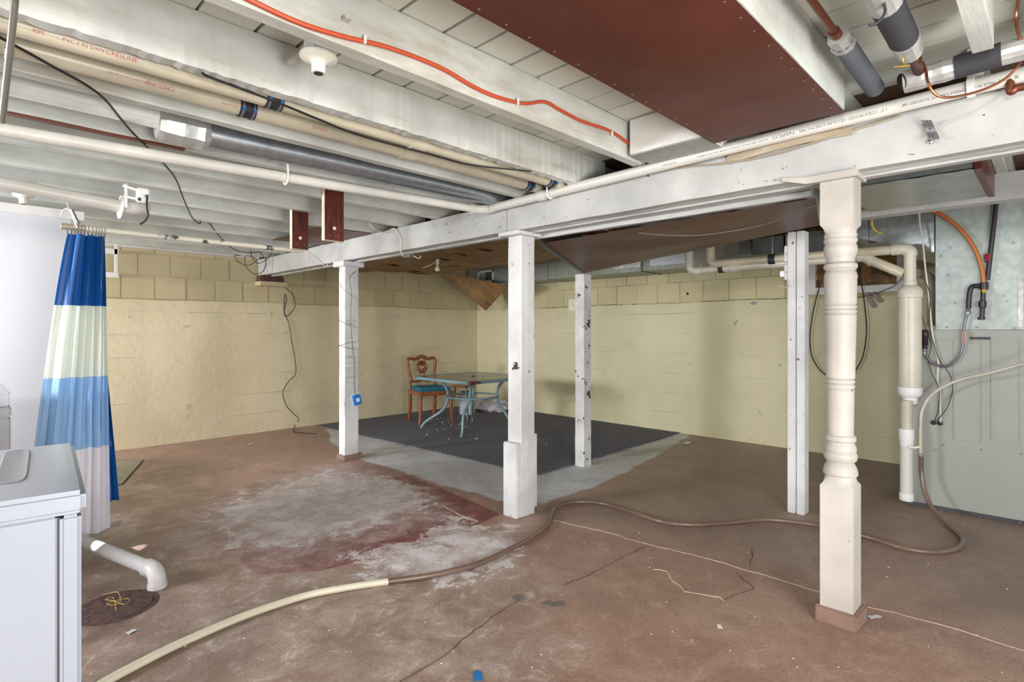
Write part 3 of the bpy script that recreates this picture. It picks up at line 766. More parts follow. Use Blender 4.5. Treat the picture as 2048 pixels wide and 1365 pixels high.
# pencilled marks on post
for k, (yy, c_) in enumerate(((643, 'grey_ink'), (648, 'grey_ink'), (677, 'grey_ink'), (685, 'grey_ink'), (697, 'grey_ink'), (713, 'grey_ink'), (717, 'grey_ink'), (727, 'grey_ink'), (738, 'red_ink'), (755, 'grey_ink'), (766, 'red_ink'))):
    a = ony(691, yy, 5.0275); c = ony(712 - (k % 3) * 4, yy - 1 + (k % 2), 5.0275); mb = MB(); pts = []
    for i in range(12):
        p = a.lerp(c, i / 11); p.z += rw.uniform(-0.006, 0.006); pts.append(p)
    mb.tube(pts, 0.0012, 4); mb.build('pencil_mark', c_, p1)
# bracket under the beam end at the wall
bk = thing('beam_seat', 'small cream wooden block under the beam end at the left wall', 'block', (2.80, 7.1, 1.9))
MB().box(2.68, 3.02, 7.02, YW + 0.01, 1.855, 1.905).build('seat_block', 'tile_l', bk, bevel=0.004)
MB().box(2.70, 2.98, 7.06, YW + 0.01, 1.905, 1.985).build('packing', 'rust', bk, bevel=0.004)

# ================================================================== BROWN SHEET METAL
def sheet(P00, P10, P11, P01, name, mat, label, cat, n=14, amp=0.012, edge=0.02, group=None):
    P00, P10, P11, P01 = map(Vector, (P00, P10, P11, P01)); rows = []
    for i in range(n + 1):
        r_ = []
        for j in range(n + 1):
            u, v = i / n, j / n
            p = P00 * (1 - u) * (1 - v) + P10 * u * (1 - v) + P11 * u * v + P01 * (1 - u) * v
            k = math.sin(PI * u) * math.sin(PI * v)
            p.z += amp * k * (math.sin(u * 7 + v * 3) + 0.7 * math.sin(v * 11 - u * 4)); r_.append(p)
        rows.append(r_)
    mb = MB().grid(rows); mb.thicken(0.002)
    t = thing(name, label, cat, tuple((P00 + P11) / 2), group)
    mb.build('metal_sheet', mat, t, smooth=True); return t
t = sheet((-1.6, 0.612, 2.186), (2.54, 0.612, 2.186), (2.54, 1.155, 2.186), (-1.6, 1.155, 2.186), 'sheet_metal_panel', 'panel', 'long brown metal sheet nailed under two joists at top centre', 'panel', amp=0.004)
for k in range(26):
    xx = -0.2 + k * 0.11
    for yy in (0.635, 1.13): MB().lathe([(0.0, 0), (0.004, 0.0005), (0.0045, 0.002), (0.003, 0.003)], (xx + rw.uniform(-.01, .01), yy, 2.183), (0, 0, -1), 8).build('tack', 'steel', t)
t = sheet(onx(1085, 487, 2.97), onx(1632, 396, 2.97), V3(4.12, 1.14, 2.008), V3(4.13, 3.12, 1.832), 'sheet_metal_panel', 'panel', 'sagging brown metal sheet behind the main beam, above the chipped post', 'panel', amp=0.010)
a = onx(1085, 487, 2.97); c = V3(4.13, 3.12, 1.832)
mb = MB(); mb.prism([a, c, c + V3(-.004, 0.03, 0.0), a + V3(0, 0.03, 0.0)], (0, 0, -0.012)); mb.build('dark_edge_strip', 'galv_dark', t)
mb = MB(); mb.prism([a + V3(0, .03, 0.03), c + V3(0, .03, 0.03), V3(c.x, c.y + .03, 2.19), V3(a.x, a.y + .03, 2.19)], (0, 0.003, 0)); mb.build('side_sheet', 'galv_dark', t)
t = sheet((2.2, 4.52, 2.183), (2.71, 4.45, 2.183), (2.71, 5.42, 2.183), (2.2, 5.48, 2.183), 'sheet_metal_panel', 'panel', 'small brown sheet under the joists behind the two hanging cleats', 'panel', amp=0.003)

# stained cleats
for i, (x0, x1, y0, y1, z0, lab) in enumerate(((1.775, 1.90, 4.047, 4.083, 1.905, 'shorter dark stained wooden cleat hanging beside the curtain rod end'), (1.74, 1.88, 3.468, 3.505, 1.900, 'longer dark stained wooden cleat hanging from a joist, right of the other'))):
    t = thing('wooden_cleat', lab, 'bracket', ((x0 + x1) / 2, (y0 + y1) / 2, z0), 'hanging cleats')
    mb = MB(); mb.box(x0 + 0.001, x1, y0, y1, z0 + .001, 2.34); mb.build('board', 'mahogany', t)
    tag(MB().box(x0 - 0.001, x0 + 0.0008, y0 - .0005, y1, z0, 2.34).build('painted_edge', 'cream', t), 'cream painted edge')
    MB().box(x0, x1, y0, y1, z0 - 0.001, z0 + 0.001).build('painted_end', 'cream', t)
    xm = (x0 + x1) / 2
    MB().lathe([(0.0, 0), (0.013, 0.0005), (0.012, 0.006), (0.006, 0.009)], (xm, y0, z0 + 0.085), (0, -1, 0), 6).build('bolt_head', 'cream', t)
    for dx in (-0.03, 0.03): MB().lathe([(0.0, 0), (0.005, 0.0005), (0.004, 0.003)], (xm + dx, y0, z0 + 0.035), (0, -1, 0), 8).build('screw', 'steel', t)

# ================================================================== PIPES
def ring(mb, c, ax, r, L):
    mb.lathe([(r * 0.93, -L / 2), (r, -L / 2), (r, L / 2), (r * 0.93, L / 2)], c, ax, 24)
# PVC line along the beam with its elbow and the painted run
t = thing('drain_pipe', 'thin white printed plastic pipe running along the top of the main beam', 'pipe', (2.67, 1.3, 2.19))
pE = V3(2.672, 2.86, 2.158); pR = V3(2.672, -1.3, 2.232)
MB().tube([pE, pR], 0.0285, 20).build('pipe_run', 'pvc', t, smooth=True)
d = (pR - pE).normalized(); dn = -d
def bp(px):   # point on that pipe's axis seen at pixel column px
    r_ = ray(px, 660); y = 2.672 / r_.x * r_.y; k = (pE.y - y) / (pE.y - pR.y); return pE.lerp(pR, k)
ph = Vector((-1, -0.25, -0.42))
def btext(body, pa, pb, size):
    a_, c_ = bp(pa), bp(pb); pipe_text(body, a_, dn, 0.0285, ph, size, 'grey_ink', t, length=(c_ - a_).length)
btext('COEXTRUDED CELLULAR CORE PVC PIPE', 1758, 1602, 0.017)
btext('NAPCO', 1593, 1549, 0.019)
btext('1.5"', 1778, 1763, 0.016)
btext('TEMPERATURE NOT TO EXCEED 140F', 1936, 1806, 0.015)
btext('102072  MADE IN US', 2024, 1945, 0.016)
btext('90', 2038, 2030, 0.016)
btext('SCH 40 PVC DWV PIPE ASTM F891', 1540, 1400, 0.009)
btext('ASTM D2665', 1358, 1330, 0.012)
mb = MB(); ring(mb, bp(1083), d, 0.034, 0.05); mb.build('coupling', 'pvc', t, smooth=True)
mb = MB(); c = bp(1942); ring(mb, c, d, 0.036, 0.022); mb.build('hanger_strap', 'white_plastic', t, smooth=True)
t2 = thing('drain_pipe', 'white painted pipe sloping along the joists from the left to the beam elbow', 'pipe', (0.9, 2.92, 2.1))
p0 = V3(-1.8, 2.92, 2.02); p1_ = V3(2.60, 2.92, 2.152)
MB().tube([p0, p1_], 0.027, 20).build('pipe_run', 'pvc_paint', t2, smooth=True)
MB().rail([p1_ + V3(-0.03, 0, 0), p1_, p1_ + V3(0.04, -0.01, 0.004), V3(2.672, 2.86, 2.158), V3(2.672, 2.82, 2.159)], 0.032, 18).build('elbow', 'pvc', t2, smooth=True)
mb = MB(); ring(mb, p1_ + V3(-0.03, 0, -0.001), (1, 0, 0), 0.034, 0.02); mb.build('coupling', 'pvc', t2, smooth=True)
# J hooks
def hook(px, y_top, y_bot, plane_y=None, plane_x=None, label=''):
    f = (lambda y: ony(px, y, plane_y)) if plane_y else (lambda y: onx(px, y, plane_x))
    a, c = f(y_top), f(y_bot); t_ = thing('pipe_hook', label, 'hook', tuple(a), 'white pipe hooks')
    s_ = V3(0, 1, 0) if plane_y else V3(1, 0, 0); sg = 1 if plane_y else 1
    pts = [a, a.lerp(c, 0.5), c + V3(0, 0, 0.025), c + s_ * 0.008, c + s_ * 0.03 - V3(0, 0, 0.012), c + s_ * 0.052, c + s_ * 0.06 + V3(0, 0, 0.02)]
    MB().rail(pts, 0.0055, 8, 5).build('hook_rod', 'white_plastic', t_, smooth=True)
    MB().cbox(a + V3(0, 0, -0.04), (0.012, 0.012, 0.14)).build('hook_strip', 'white_plastic', t_, bevel=0.002)
hook(576, 288, 362, plane_y=2.885, label='white plastic hook holding the painted pipe, left of the cleats')
hook(1094, 300, 392, plane_x=2.635, label='white metal hook holding the printed pipe near the elbow')

# two beige drain pipes with rubber couplings
def beige(label, y, z0, z1, cps, couplings, words, dr=-1):
    t_ = thing('drain_pipe', label, 'pipe', (0.5, y, z0), 'beige drain pipes')
    a = V3(-1.8, y, z0); c = V3(2.68, y, z1); R = 0.036
    MB().tube([a, c], R, 22).build('pipe_run', 'pvc_beige', t_, smooth=True)
    def pt(px):
        r_ = ray(px, 660); x_ = y / r_.y * r_.x; return a.lerp(c, (x_ - a.x) / (c.x - a.x))
    for px in cps:
        mb_ = MB(); ring(mb_, pt(px), (1, 0, 0), R * 1.13, 0.085); mb_.build('coupling', 'pvc_beige', t_, smooth=True)
    for px in couplings:
        q = pt(px); mb_ = MB(); mb_.lathe([(R, -.032), (R * 1.16, -.032), (R * 1.18, -.012), (R * 1.12, -.010), (R * 1.12, .010), (R * 1.18, .012), (R * 1.16, .032), (R, .032)], q, (1, 0, 0), 26)
        cpo = mb_.build('rubber_coupling', 'rubber', t_, smooth=True)
        for dx in (-0.021, 0.021):
            mb_ = MB(); ring(mb_, q + V3(dx, 0, 0), (1, 0, 0), R * 1.21, 0.009); mb_.build('clamp_band', 'steel', cpo, smooth=True)
            MB().cbox(q + V3(dx, -R * 1.1, -R * 0.55), (0.012, 0.010, 0.012)).build('clamp_screw', 'blue_plastic', cpo)
    for px, s_, wd_ in words:
        pipe_text(wd_, pt(px), (dr, 0, 0), R, (0.0, -1, -0.55), s_, 'red_ink', t_)
beige('upper beige plastic drain pipe tucked beside the joist', 2.20, 2.208, 2.212, [835], [545, 1100], [(208, 0.020, 'CRESLINE'), (63, 0.016, 'PIPE'), (122, 0.016, 'PVC 3 IN DWV')], 1)
beige('lower beige plastic drain pipe with blue screwed rubber coupling', 2.40, 2.219, 2.226, [815], [492, 1055], [(345, 0.022, 'CRESLINE'), (308, 0.011, 'PVC PIPE ASTM DWV 3 IN NSF'), (650, 0.018, 'CRESLINE'), (470, 0.013, 'PVC DWV')])

# round galvanised duct with the white painted half
t = thing('round_duct', 'round galvanised duct between joists, its left half painted white with foil collar', 'duct', (1.2, 2.82, 2.21))
MB().tube([V3(0.80, 2.80, 2.206), V3(1.75, 2.80, 2.222), V3(2.76, 2.80, 2.236)], 0.063, 28).build('duct_pipe', 'galv_round', t, smooth=True)
for xx in (1.12, 1.80, 2.35):
    mb = MB(); ring(mb, V3(xx, 2.80, 2.206 + (xx - .8) * .0155), (1, 0, 0), 0.0655, 0.012); mb.build('duct_seam', 'galv_round', t, smooth=True)
tag(MB().tube([V3(-1.8, 2.80, 2.225), V3(0.66, 2.80, 2.23), V3(0.74, 2.80, 2.21)], [0.048, 0.048, 0.062], 26).build('duct_pipe', 'joist', t, smooth=True), 'white painted duct half')
MB().lathe([(0.066, -0.12), (0.075, -0.10), (0.082, -0.03), (0.078, 0.02), (0.086, 0.05), (0.066, 0.08)], (0.75, 2.80, 2.204), (1, 0, 0), 9).build('foil_collar', 'foil', t)

# fat pipe with flange at left
t = thing('waste_pipe', 'white plastic waste pipe at left ending in an elbow and flange', 'pipe', (0.0, 3.6, 2.0))
a, c = V3(-1.6, 3.6, 2.135), V3(0.64, 3.6, 1.967)
MB().tube([a, c], 0.033, 22).build('pipe_run', 'pvc_paint', t, smooth=True)
MB().lathe([(0.034, -0.008), (0.062, -0.006), (0.064, 0.0), (0.062, 0.004), (0.05, 0.007)], c + V3(0.0, 0, -0.004), (c - a), 28).build('flange', 'white_plastic', t, smooth=True)
MB().rail([c + V3(-0.01, 0, 0), c + V3(0.05, 0.0, 0), c + V3(0.10, 0.03, 0.01), c + V3(0.12, 0.09, 0.03)], 0.037, 18).build('elbow', 'pvc', t, smooth=True)
t = thing('door_closer', 'white metal bracket with black cord on the joist above the waste pipe elbow', 'bracket', tuple(at(272, 400, 2.95)))
mb = MB(); mb.cbox(at(252, 392, 2.95), (0.012, 0.02, 0.13)); mb.bar(at(248, 372, 2.95), at(285, 384, 2.93), 0.02, 0.012); mb.bar(at(248, 393, 2.95), at(283, 400, 2.93), 0.016, 0.012); mb.bar(at(252, 372, 2.95), at(252, 408, 2.95), 0.024, 0.006)
mb.build('bracket_frame', 'white_plastic', t, bevel=0.002)
mb = MB(); mb.cbox(at(285, 392, 2.93), (0.055, 0.04, 0.075)); mb.build('bracket_head', 'white_plastic', t, bevel=0.006)
for px, py in ((280, 399), (295, 393)): MB().lathe([(0.006, 0), (0.009, 0.004), (0.006, 0.010)], at(px, py, 2.90), (-FWD), 12).build('knob', 'rubber', t, smooth=True)
MB().rail([at(295, 393, 2.90), at(293, 415, 2.92), at(296, 430, 2.92), at(290, 442, 2.92), at(280, 449, 2.92)], 0.005, 8).build('cord', 'black_cable', t, smooth=True)

# conduit at far left
t = thing('conduit', 'thin steel conduit hanging upright at the far left edge', 'pipe', tuple(at(4, 240, 1.62)))
MB().tube([at(36, -60, 1.36), at(22, 80, 1.44), at(4, 243, 1.62)], 0.0085, 14).build('conduit_tube', 'conduit', t, smooth=True)
mb = MB(); ring(mb, at(19, 107, 1.47), (at(22, 80, 1.44) - at(4, 243, 1.62)), 0.0100, 0.03); mb.build('conduit_collar', 'conduit', t, smooth=True)

# ================================================================== LAMP HOLDERS
def lampholder(px, py, tt, label, r=0.060, box=True):
    p = at(px, py, tt); t_ = thing('lamp_holder', label, 'light fixture', tuple(p), 'porcelain lamp holders')
    MB().lathe([(0.016, -0.052), (0.021, -0.052), (0.023, -0.046), (0.023, -0.022), (0.030, -0.014), (0.045, -0.010), (r, -0.002), (r * 1.02, 0.003), (r, 0.008), (0.04, 0.012)], p, (0, 0, 1), 32).build('porcelain_base', 'porcelain', t_, smooth=True)
    MB().lathe([(0.013, -0.0535), (0.015, -0.0535), (0.015, -0.0515)], p, (0, 0, 1), 20).build('socket', 'rust', t_, smooth=True)
    MB().lathe([(0.044, 0.012), (0.050, 0.014), (0.050, 0.050), (0.044, 0.052)], p, (0, 0, 1), 8).build('junction_box', 'joist', t_)
    MB().box(p.x - 0.012, p.x + 0.012, p.y - 0.20, p.y + 0.22, p.z + 0.052, p.z + 0.06).build('hanger_bar', 'joist', t_)
    MB().tube([p + V3(.0, .0, .05), V3(p.x, p.y, ZD)], 0.008, 8).build('nipple', 'joist', t_)
    for dx in (-0.03, 0.03): MB().lathe([(0.005, -0.010), (0.005, -0.005)], p + V3(dx, -.01, 0), (0, 0, 1), 8).build('screw', 'steel', t_)
lampholder(637, 116, 1.85, 'white porcelain lamp holder without bulb between the joists, right of the pipes')
lampholder(47, 392, 3.5, 'white porcelain lamp holder over the white wall at far left', 0.056)

# ================================================================== CABLES
def cable(name, label, pts, r, mat, n=8, cat='cable', seg=7, group=None):
    pts = [Vector(p) for p in pts]; mid = pts[len(pts) // 2]
    o = MB().rail(pts, r, seg, n).build(name, mat, smooth=True); return tag(o, label, cat, group)
cable('orange_cable', 'orange electrical cable clipped along the joist face near the top', [ony(x, y, 1.577) for x, y in ((380, -60), (500, 0), (600, 46), (690, 74), (780, 96), (880, 135), (950, 175), (1000, 196), (1050, 207), (1090, 204), (1120, 220), (1165, 243), (1220, 262), (1262, 290))], 0.0075, 'orange_cable')
for i, (px, py) in enumerate(((730, 79), (1036, 203), (1224, 267))):
    mb = MB(); c = ony(px, py, 1.570); mb.cbox(c, (0.008, 0.010, 0.026)); o = mb.build('cable_clip', 'white_plastic', bevel=0.002)
    tag(o, ('white clip on the orange cable nearest the lamp holder', 'white clip on the orange cable at its middle', 'white clip on the orange cable near the white duct boot')[i], 'clip', 'cable clips')
cable('black_cable', 'thin black cable strung diagonally under the joists at left', [onz(x, y, 2.178) for x, y in ((-80, 30), (0, 75), (100, 130), (200, 190), (262, 262), (345, 348), (368, 400))] + [at(x, y, tt) for x, y, tt in ((385, 436, 4.4), (400, 447, 4.5), (404, 428, 4.6), (440, 474, 5.2), (470, 500, 6.0), (500, 506, 6.3), (520, 505, 6.4), (528, 516, 6.5))], 0.0045, 'black_cable')
cable('black_cable', 'black cable running beside the two beige drain pipes', [onz(x, y, 2.165) for x, y in ((404, 146), (424, 156), (547, 202), (640, 240), (723, 272), (860, 309), (942, 330), (1062, 343))], 0.0045, 'black_cable')
cable('cable_coil', 'loops of black cable hanging at the beam end by the left wall', [at(x, y, 6.6) for x, y in ((545, 505), (532, 520), (515, 527), (505, 517), (500, 498), (490, 508), (478, 511), (470, 512), (478, 525), (495, 531), (508, 526), (512, 518), (492, 512), (491, 530), (502, 545), (514, 548), (527, 542), (532, 526), (531, 515))], 0.005, 'black_cable')
cable('wall_cable', 'thin black cable hanging down the left wall to the floor', [ony(x, y, YW - 0.012) for x, y in ((566, 556), (571, 575), (586, 590), (590, 612), (583, 625), (571, 633), (568, 618), (570, 590), (573, 600), (569, 625), (578, 648), (583, 680), (590, 720), (591, 748), (577, 764), (566, 785), (572, 810), (585, 826), (597, 838), (590, 852))] + [onz(588, 864, 0.006), onz(605, 866, 0.006), onz(632, 868, 0.006)], 0.0045, 'black_cable')
cable('white_cable', 'white cord draped over the beam left of the middle post', [at(738, 447, 4.7), at(752, 461, 4.75)] + [onx(x, y, 2.708) for x, y in ((772, 464), (788, 457), (797, 466), (802, 480), (801, 500), (806, 512))], 0.0045, 'white_cord')
t = thing('cable_box', 'small grey cable connector under the beam beside the white cord', 'connector', tuple(onx(815, 514, 2.75)))
mb = MB(); mb.cbox(onx(816, 513, 2.76), (0.05, 0.09, 0.018)); mb.build('connector_body', 'steel', t, bevel=0.003)
MB().tube([onx(822, 520, 2.76), onx(818, 530, 2.76)], 0.008, 8).build('plug', 'rubber', t)
MB().rail([onx(826, 512, 2.76), onx(838, 517, 2.77), onx(842, 512, 2.78)], 0.003, 6).build('cord_tail', 'white_cord', t)
cable('white_wire', 'thin white wire on the beam face below the shorter cleat', [onx(x, y, 2.712) for x, y in ((612, 503), (628, 512), (640, 523), (650, 533))] + [V3(2.73, 5.36, 1.98)], 0.003, 'white_cord')
cable('grey_wire', 'thin grey wire sagging below the brown sheet behind the beam', [onx(x, y, xx) for x, y, xx in ((1186, 452, 2.93), (1205, 458, 3.0), (1228, 464, 3.05), (1260, 464, 3.1), (1320, 470, 3.1), (1395, 471, 3.1), (1480, 460, 3.1), (1550, 443, 3.05), (1640, 408, 2.95))], 0.0028, 'grey_wire')
cable('string_light_wire', 'thin cord running down the slim post to the blue box', [ony(x, y, 5.02) for x, y in ((713, 542), (700, 556), (703, 590), (701, 640), (705, 690), (709, 730), (709, 770), (711, 792))], 0.0035, 'grey_wire')
t = thing('blue_box', 'small blue plastic box hanging by a cord on the slim post', 'box', tuple(ony(713, 812, 5.0)))
rt = Matrix.Rotation(math.radians(-12), 3, 'Y')
mb = MB(); c = ony(714, 800, 5.0); mb.cbox(c, (0.085, 0.035, 0.105), rt); mb.build('casing', 'blue_plastic', t, bevel=0.008)
MB().cbox(c + V3(0.006, 0.022, 0.002), (0.096, 0.006, 0.115), rt).build('back_plate', 'white_plastic', t, bevel=0.002)
MB().cbox(c + V3(0, -0.0185, 0), (0.034, 0.002, 0.036), rt).build('sticker', 'white_plastic', t)
for i, (ya, yb) in enumerate(((565, 598), (690, 700), (640, 655), (693, 683))):
    o = MB().rail([onx(677, ya, 2.733), ony(690, (ya + yb) / 2, 5.026), ony(715, yb, 5.026)], 0.0016, 5).build('wire_wrap', 'grey_wire', p1)
for i in range(6):
    MB().tube([ony(690 + i * 4, 548 + (i % 3) * 6, 5.02), ony(696 + i * 3, 560 - (i % 2) * 8, 5.01)], 0.0022, 5).build('wire_twist', 'white_cord', p1)

# small things nailed on the beam and posts
t = thing('door_latch', 'small black latch screwed to the middle post', 'latch', tuple(onx(1030, 740, 2.76)))
MB().cbox(onx(1031, 732, 2.760), (0.012, 0.030, 0.050), Matrix.Rotation(0.12, 3, 'X')).build('latch_plate', 'rubber', t, bevel=0.003)
MB().lathe([(0.0, 0), (0.009, 0.001), (0.008, 0.005)], onx(1030, 728, 2.754), (-1, 0, 0), 14).build('latch_button', 'steel', t, smooth=True)
MB().cbox(onx(1025.5, 738, 2.761), (0.006, 0.006, 0.018)).build('latch_pin', 'rubber', t)
t = thing('pipe_strap', 'shiny perforated steel strap curled on the beam at upper right', 'strap', tuple(onx(1862, 280, 2.715)))
c = onx(1866, 262, 2.69); P = []
for k in range(15):
    a = -2.2 + k * 4.4 / 14; P.append(c + V3(-0.020 + 0.026 * math.cos(a), 0.006 + 0.012 * math.sin(a), 0.040 * math.sin(a * 0.9)))
mb = MB(); rows = []
for p in P: rows.append([p + V3(0, 0.017, 0.005), p - V3(0, 0.017, 0.005)])
mb.grid(rows); mb.thicken(0.0018); mb.build('strap_band', 'steel', t, smooth=True)
for k in (2, 5, 8, 11): MB().lathe([(0.0, 0), (0.004, 0.0005), (0.003, 0.002)], P[k] + V3(-0.003, 0, 0), (-1, 0, 0), 10).build('strap_hole', 'seam', t)
MB().lathe([(0.010, 0), (0.010, 0.006), (0.005, 0.008)], onx(1860, 284, 2.717), (-1, 0, 0), 6).build('bolt_head', 'steel', t)
t = thing('tan_cover_plate', 'bowed tan metal cover plate on the beam below the printed pipe', 'plate', tuple(onx(1580, 300, 2.71)))
rows = []
for i in range(17):
    k = i / 16; px = 1455 + 250 * k; top = onx(px, 299 - 60 * k, 2.714); lo = onx(px, 325 - 60 * k - 6 * math.sin(PI * k) + 4, 2.706)
    rows.append([top, (top + lo) / 2 + V3(-0.012 * math.sin(PI * k) - 0.003, 0, 0), lo])
M['tan_plate'] = plain('tan_metal', (168, 154, 130), 0.4, 0.2)
mb = MB().grid(rows).thicken(0.003); mb.build('plate', 'tan_plate', t, smooth=True)
for k in (0.12, 0.35, 0.5, 0.72, 0.93): MB().lathe([(0, 0), (0.006, 0.0005), (0.004, 0.003)], onx(1455 + 250 * k, 312 - 60 * k, 2.698), (-1, 0, 0), 10).build('rivet', 'tan_plate', t)
mb = MB()
MB_pts = [onx(1290, 347, 2.71), onx(1380, 333, 2.705), onx(1455, 326, 2.70), onx(1560, 305, 2.70), onx(1700, 262, 2.705), onx(1800, 232, 2.71)]
tag(mb.rail(MB_pts, 0.004, 6).build('wood_splinter', 'tan_plate'), 'long tan wood splinter lifting along the beam under the cover plate', 'splinter')

# ================================================================== WHITE DUCT BOOT, GALVANISED BRANCH, REAR DUCTS
t = thing('duct_boot', 'white painted sheet metal duct boot between the joists beside the brown sheet', 'duct', (2.6, 1.4, 2.2))
MB().box(2.44, 2.71, 1.165, 1.56, 2.20, 2.378).build('boot_box', 'white_trim', t, bevel=0.004)
MB().box(2.443, 2.70, 1.17, 1.555, 2.192, 2.199).build('boot_bottom', 'duct_face', t)
t = thing('branch_duct', 'flat galvanised duct with ragged foil end under the joists at right', 'duct', (3.7, 0.6, 2.05))
P = [[Vector((3.34 + 0.74 * i / 6, 0.275 + 0.57 * j / 8, 2.050 + rw.uniform(-0.003, 0.003))) for j in range(9)] for i in range(7)]
MB().grid(P).thicken(0.002).build('duct_bottom', 'galv', t, smooth=True)
MB().box(3.34, 4.08, 0.275, 0.85, 2.056, 2.185).build('duct_body', 'galv_dark', t)
tag(MB().box(3.33, 4.09, 0.245, 0.272, 2.045, 2.19).build('end_board', 'mahogany', t), 'brown wooden end board')

t = thing('main_duct', 'long rectangular grey duct along the top of the right wall with a small white register', 'duct', (6.1, 4.5, 2.0))
MB().box(5.90, 6.36, 3.60, 6.80, 2.015, 2.29).build('duct_body', 'duct_face', t, bevel=0.004)
MB().box(5.90, 6.36, 2.30, 3.59, 2.015, 2.29).build('duct_body', 'duct_face', t, bevel=0.004)
MB().box(5.885, 6.37, 3.585, 3.605, 2.005, 2.21).build('duct_cleat', 'galv_dark', t)
MB().box(5.885, 6.37, 5.1, 5.12, 2.005, 2.21).build('duct_cleat', 'duct_face', t)
ra = onx(956, 566, 5.895); rb = onx(987, 540, 5.895)
reg = MB()
y0, y1, z0, z1 = rb.y, ra.y, ra.z, rb.z
for a_, b_, c_, d_ in ((y0, y1, z0, z0 + .025), (y0, y1, z1 - .025, z1), (y0, y0 + .025, z0, z1), (y1 - .025, y1, z0, z1)): reg.box(5.885, 5.9, a_, b_, c_, d_)
reg = reg.build('register', 'white_plastic', t)
MB().box(5.893, 5.8995, y0 + .02, (y0 + y1) / 2, z0 + .02, z1 - .02).build('louvre_opening', 'seam', reg)
MB().box(5.891, 5.8985, (y0 + y1) / 2, y1 - .02, z0 + .02, z1 - .02).build('damper_plate', 'duct_face', reg)
# foil faced pieces
for i, (pa, pb, yt, lab) in enumerate(((1225, 1282, 0.10, 'short silver foil wrap on the rear duct behind the chipped post'), (1300, 1382, 0.16, 'white faced foil wrap with printing on the rear duct, left of the beige elbow'))):
    a_ = onx(pa, 540, 5.87); c_ = onx(pb, 540, 5.87)
    mb = MB().box(5.86, 5.895, c_.y, a_.y, 2.06, 2.20); o = mb.build('foil_wrap', 'white_foil' if i else 'foil', bevel=0.004)
    tag(o, lab, 'wrap')
# dull ducts on the right
t = thing('return_duct', 'dark rectangular ducts behind the beige pipes on the right', 'duct', (5.7, 2.0, 2.0))
for i, (y0, y1, z0) in enumerate(((1.35, 1.80, 2.00), (1.83, 2.12, 2.03), (2.14, 2.27, 2.05))):
    MB().box(5.45 + 0.05 * i, 6.35, y0, y1, z0, 2.19).build('duct_body', 'galv_dark', t, bevel=0.004)
t = thing('transition_duct', 'dented shiny duct transition joining the left side of the plenum', 'duct', (5.4, 0.9, 1.9))
mb = MB(); mb.poly([(5.02, 0.63, 1.86), (5.02, 0.63, 2.19), (5.15, 1.32, 2.10), (5.15, 1.32, 2.19), (5.9, 0.63, 1.83), (5.9, 0.63, 2.19), (5.9, 1.32, 2.06), (5.9, 1.32, 2.19)],
    [(0, 1, 3, 2), (4, 6, 7, 5), (0, 2, 6, 4), (1, 5, 7, 3), (2, 3, 7, 6), (0, 4, 5, 1)])
mb.build('duct_body', 'galv', t, bevel=0.003)
mb = MB(); mb.box(5.10, 5.14, 0.98, 1.06, 1.99, 2.19); mb.build('flex_collar', 'seam', t)

# kraft insulation between rear joists
for i, y in enumerate([v for v in JY if v > 3.3]):
    y0, y1 = y + 0.02, min(y + 0.50, YW - 0.01)
    ph_ = rw.uniform(0, 6); rows = []
    for a in range(25):
        r_ = []
        for c in range(7):
            u, v = a / 24, c / 6; xx = 2.95 + (5.28 - 2.95) * u
            sag = 0.05 * math.sin(PI * v) * (0.6 + 0.5 * math.sin(u * 9 + ph_)) + 0.02 * math.sin(u * 23 + ph_ * 2 + v * 4)
            sag *= 1 - 0.7 * u ** 3
            r_.append(Vector((xx, y0 + (y1 - y0) * v, 2.186 - sag)))
        rows.append(r_)
    o = MB().grid(rows).thicken(0.002).build('insulation_batt', 'kraft', smooth=True)
    nm = ['nearest to the beam opening', 'second from the opening', 'third from the opening', 'fourth from the opening', 'fifth from the opening', 'third from the left wall', 'next to the one by the left wall', 'against the left wall']
    tag(o, 'brown kraft faced insulation strip between rear joists, ' + nm[min(i, 7)], 'insulation', 'kraft insulation strips')
a, b_, c_ = at(880, 545, 8.5), at(1018, 572, 7.9), at(972, 622, 8.7); rows = []
for i in range(9):
    k = i / 8; p, q = a.lerp(c_, k), b_.lerp(c_, k)
    rows.append([p.lerp(q, j / 6) + V3(-0.04, -0.04, 0) * math.sin(PI * j / 6) * (1 - k) for j in range(7)])
tag(MB().grid(rows).thicken(0.003).build('insulation_flap', 'kraft', smooth=True), 'loose pointed flap of kraft insulation hanging in the far corner', 'insulation')
t = thing('light_bulb', 'bare white bulb hanging under the insulation near the far corner', 'bulb', tuple(at(875, 540, 6.6)))
c = at(875, 538, 6.6)
MB().lathe([(0.004, -0.033), (0.022, -0.026), (0.030, -0.008), (0.028, 0.010), (0.016, 0.032), (0.013, 0.05), (0.012, 0.055)], c, (0, 0, 1), 20).build('glass', 'porcelain', t, smooth=True)
MB().lathe([(0.018, 0.052), (0.020, 0.06), (0.020, 0.11), (0.012, 0.12)], c, (0, 0, 1), 16).build('socket', 'white_plastic', t, smooth=True)
MB().rail([c + V3(0, 0, 0.11), at(862, 530, 6.6), at(846, 536, 6.6)], 0.006, 6).build('cord', 'white_cord', t)

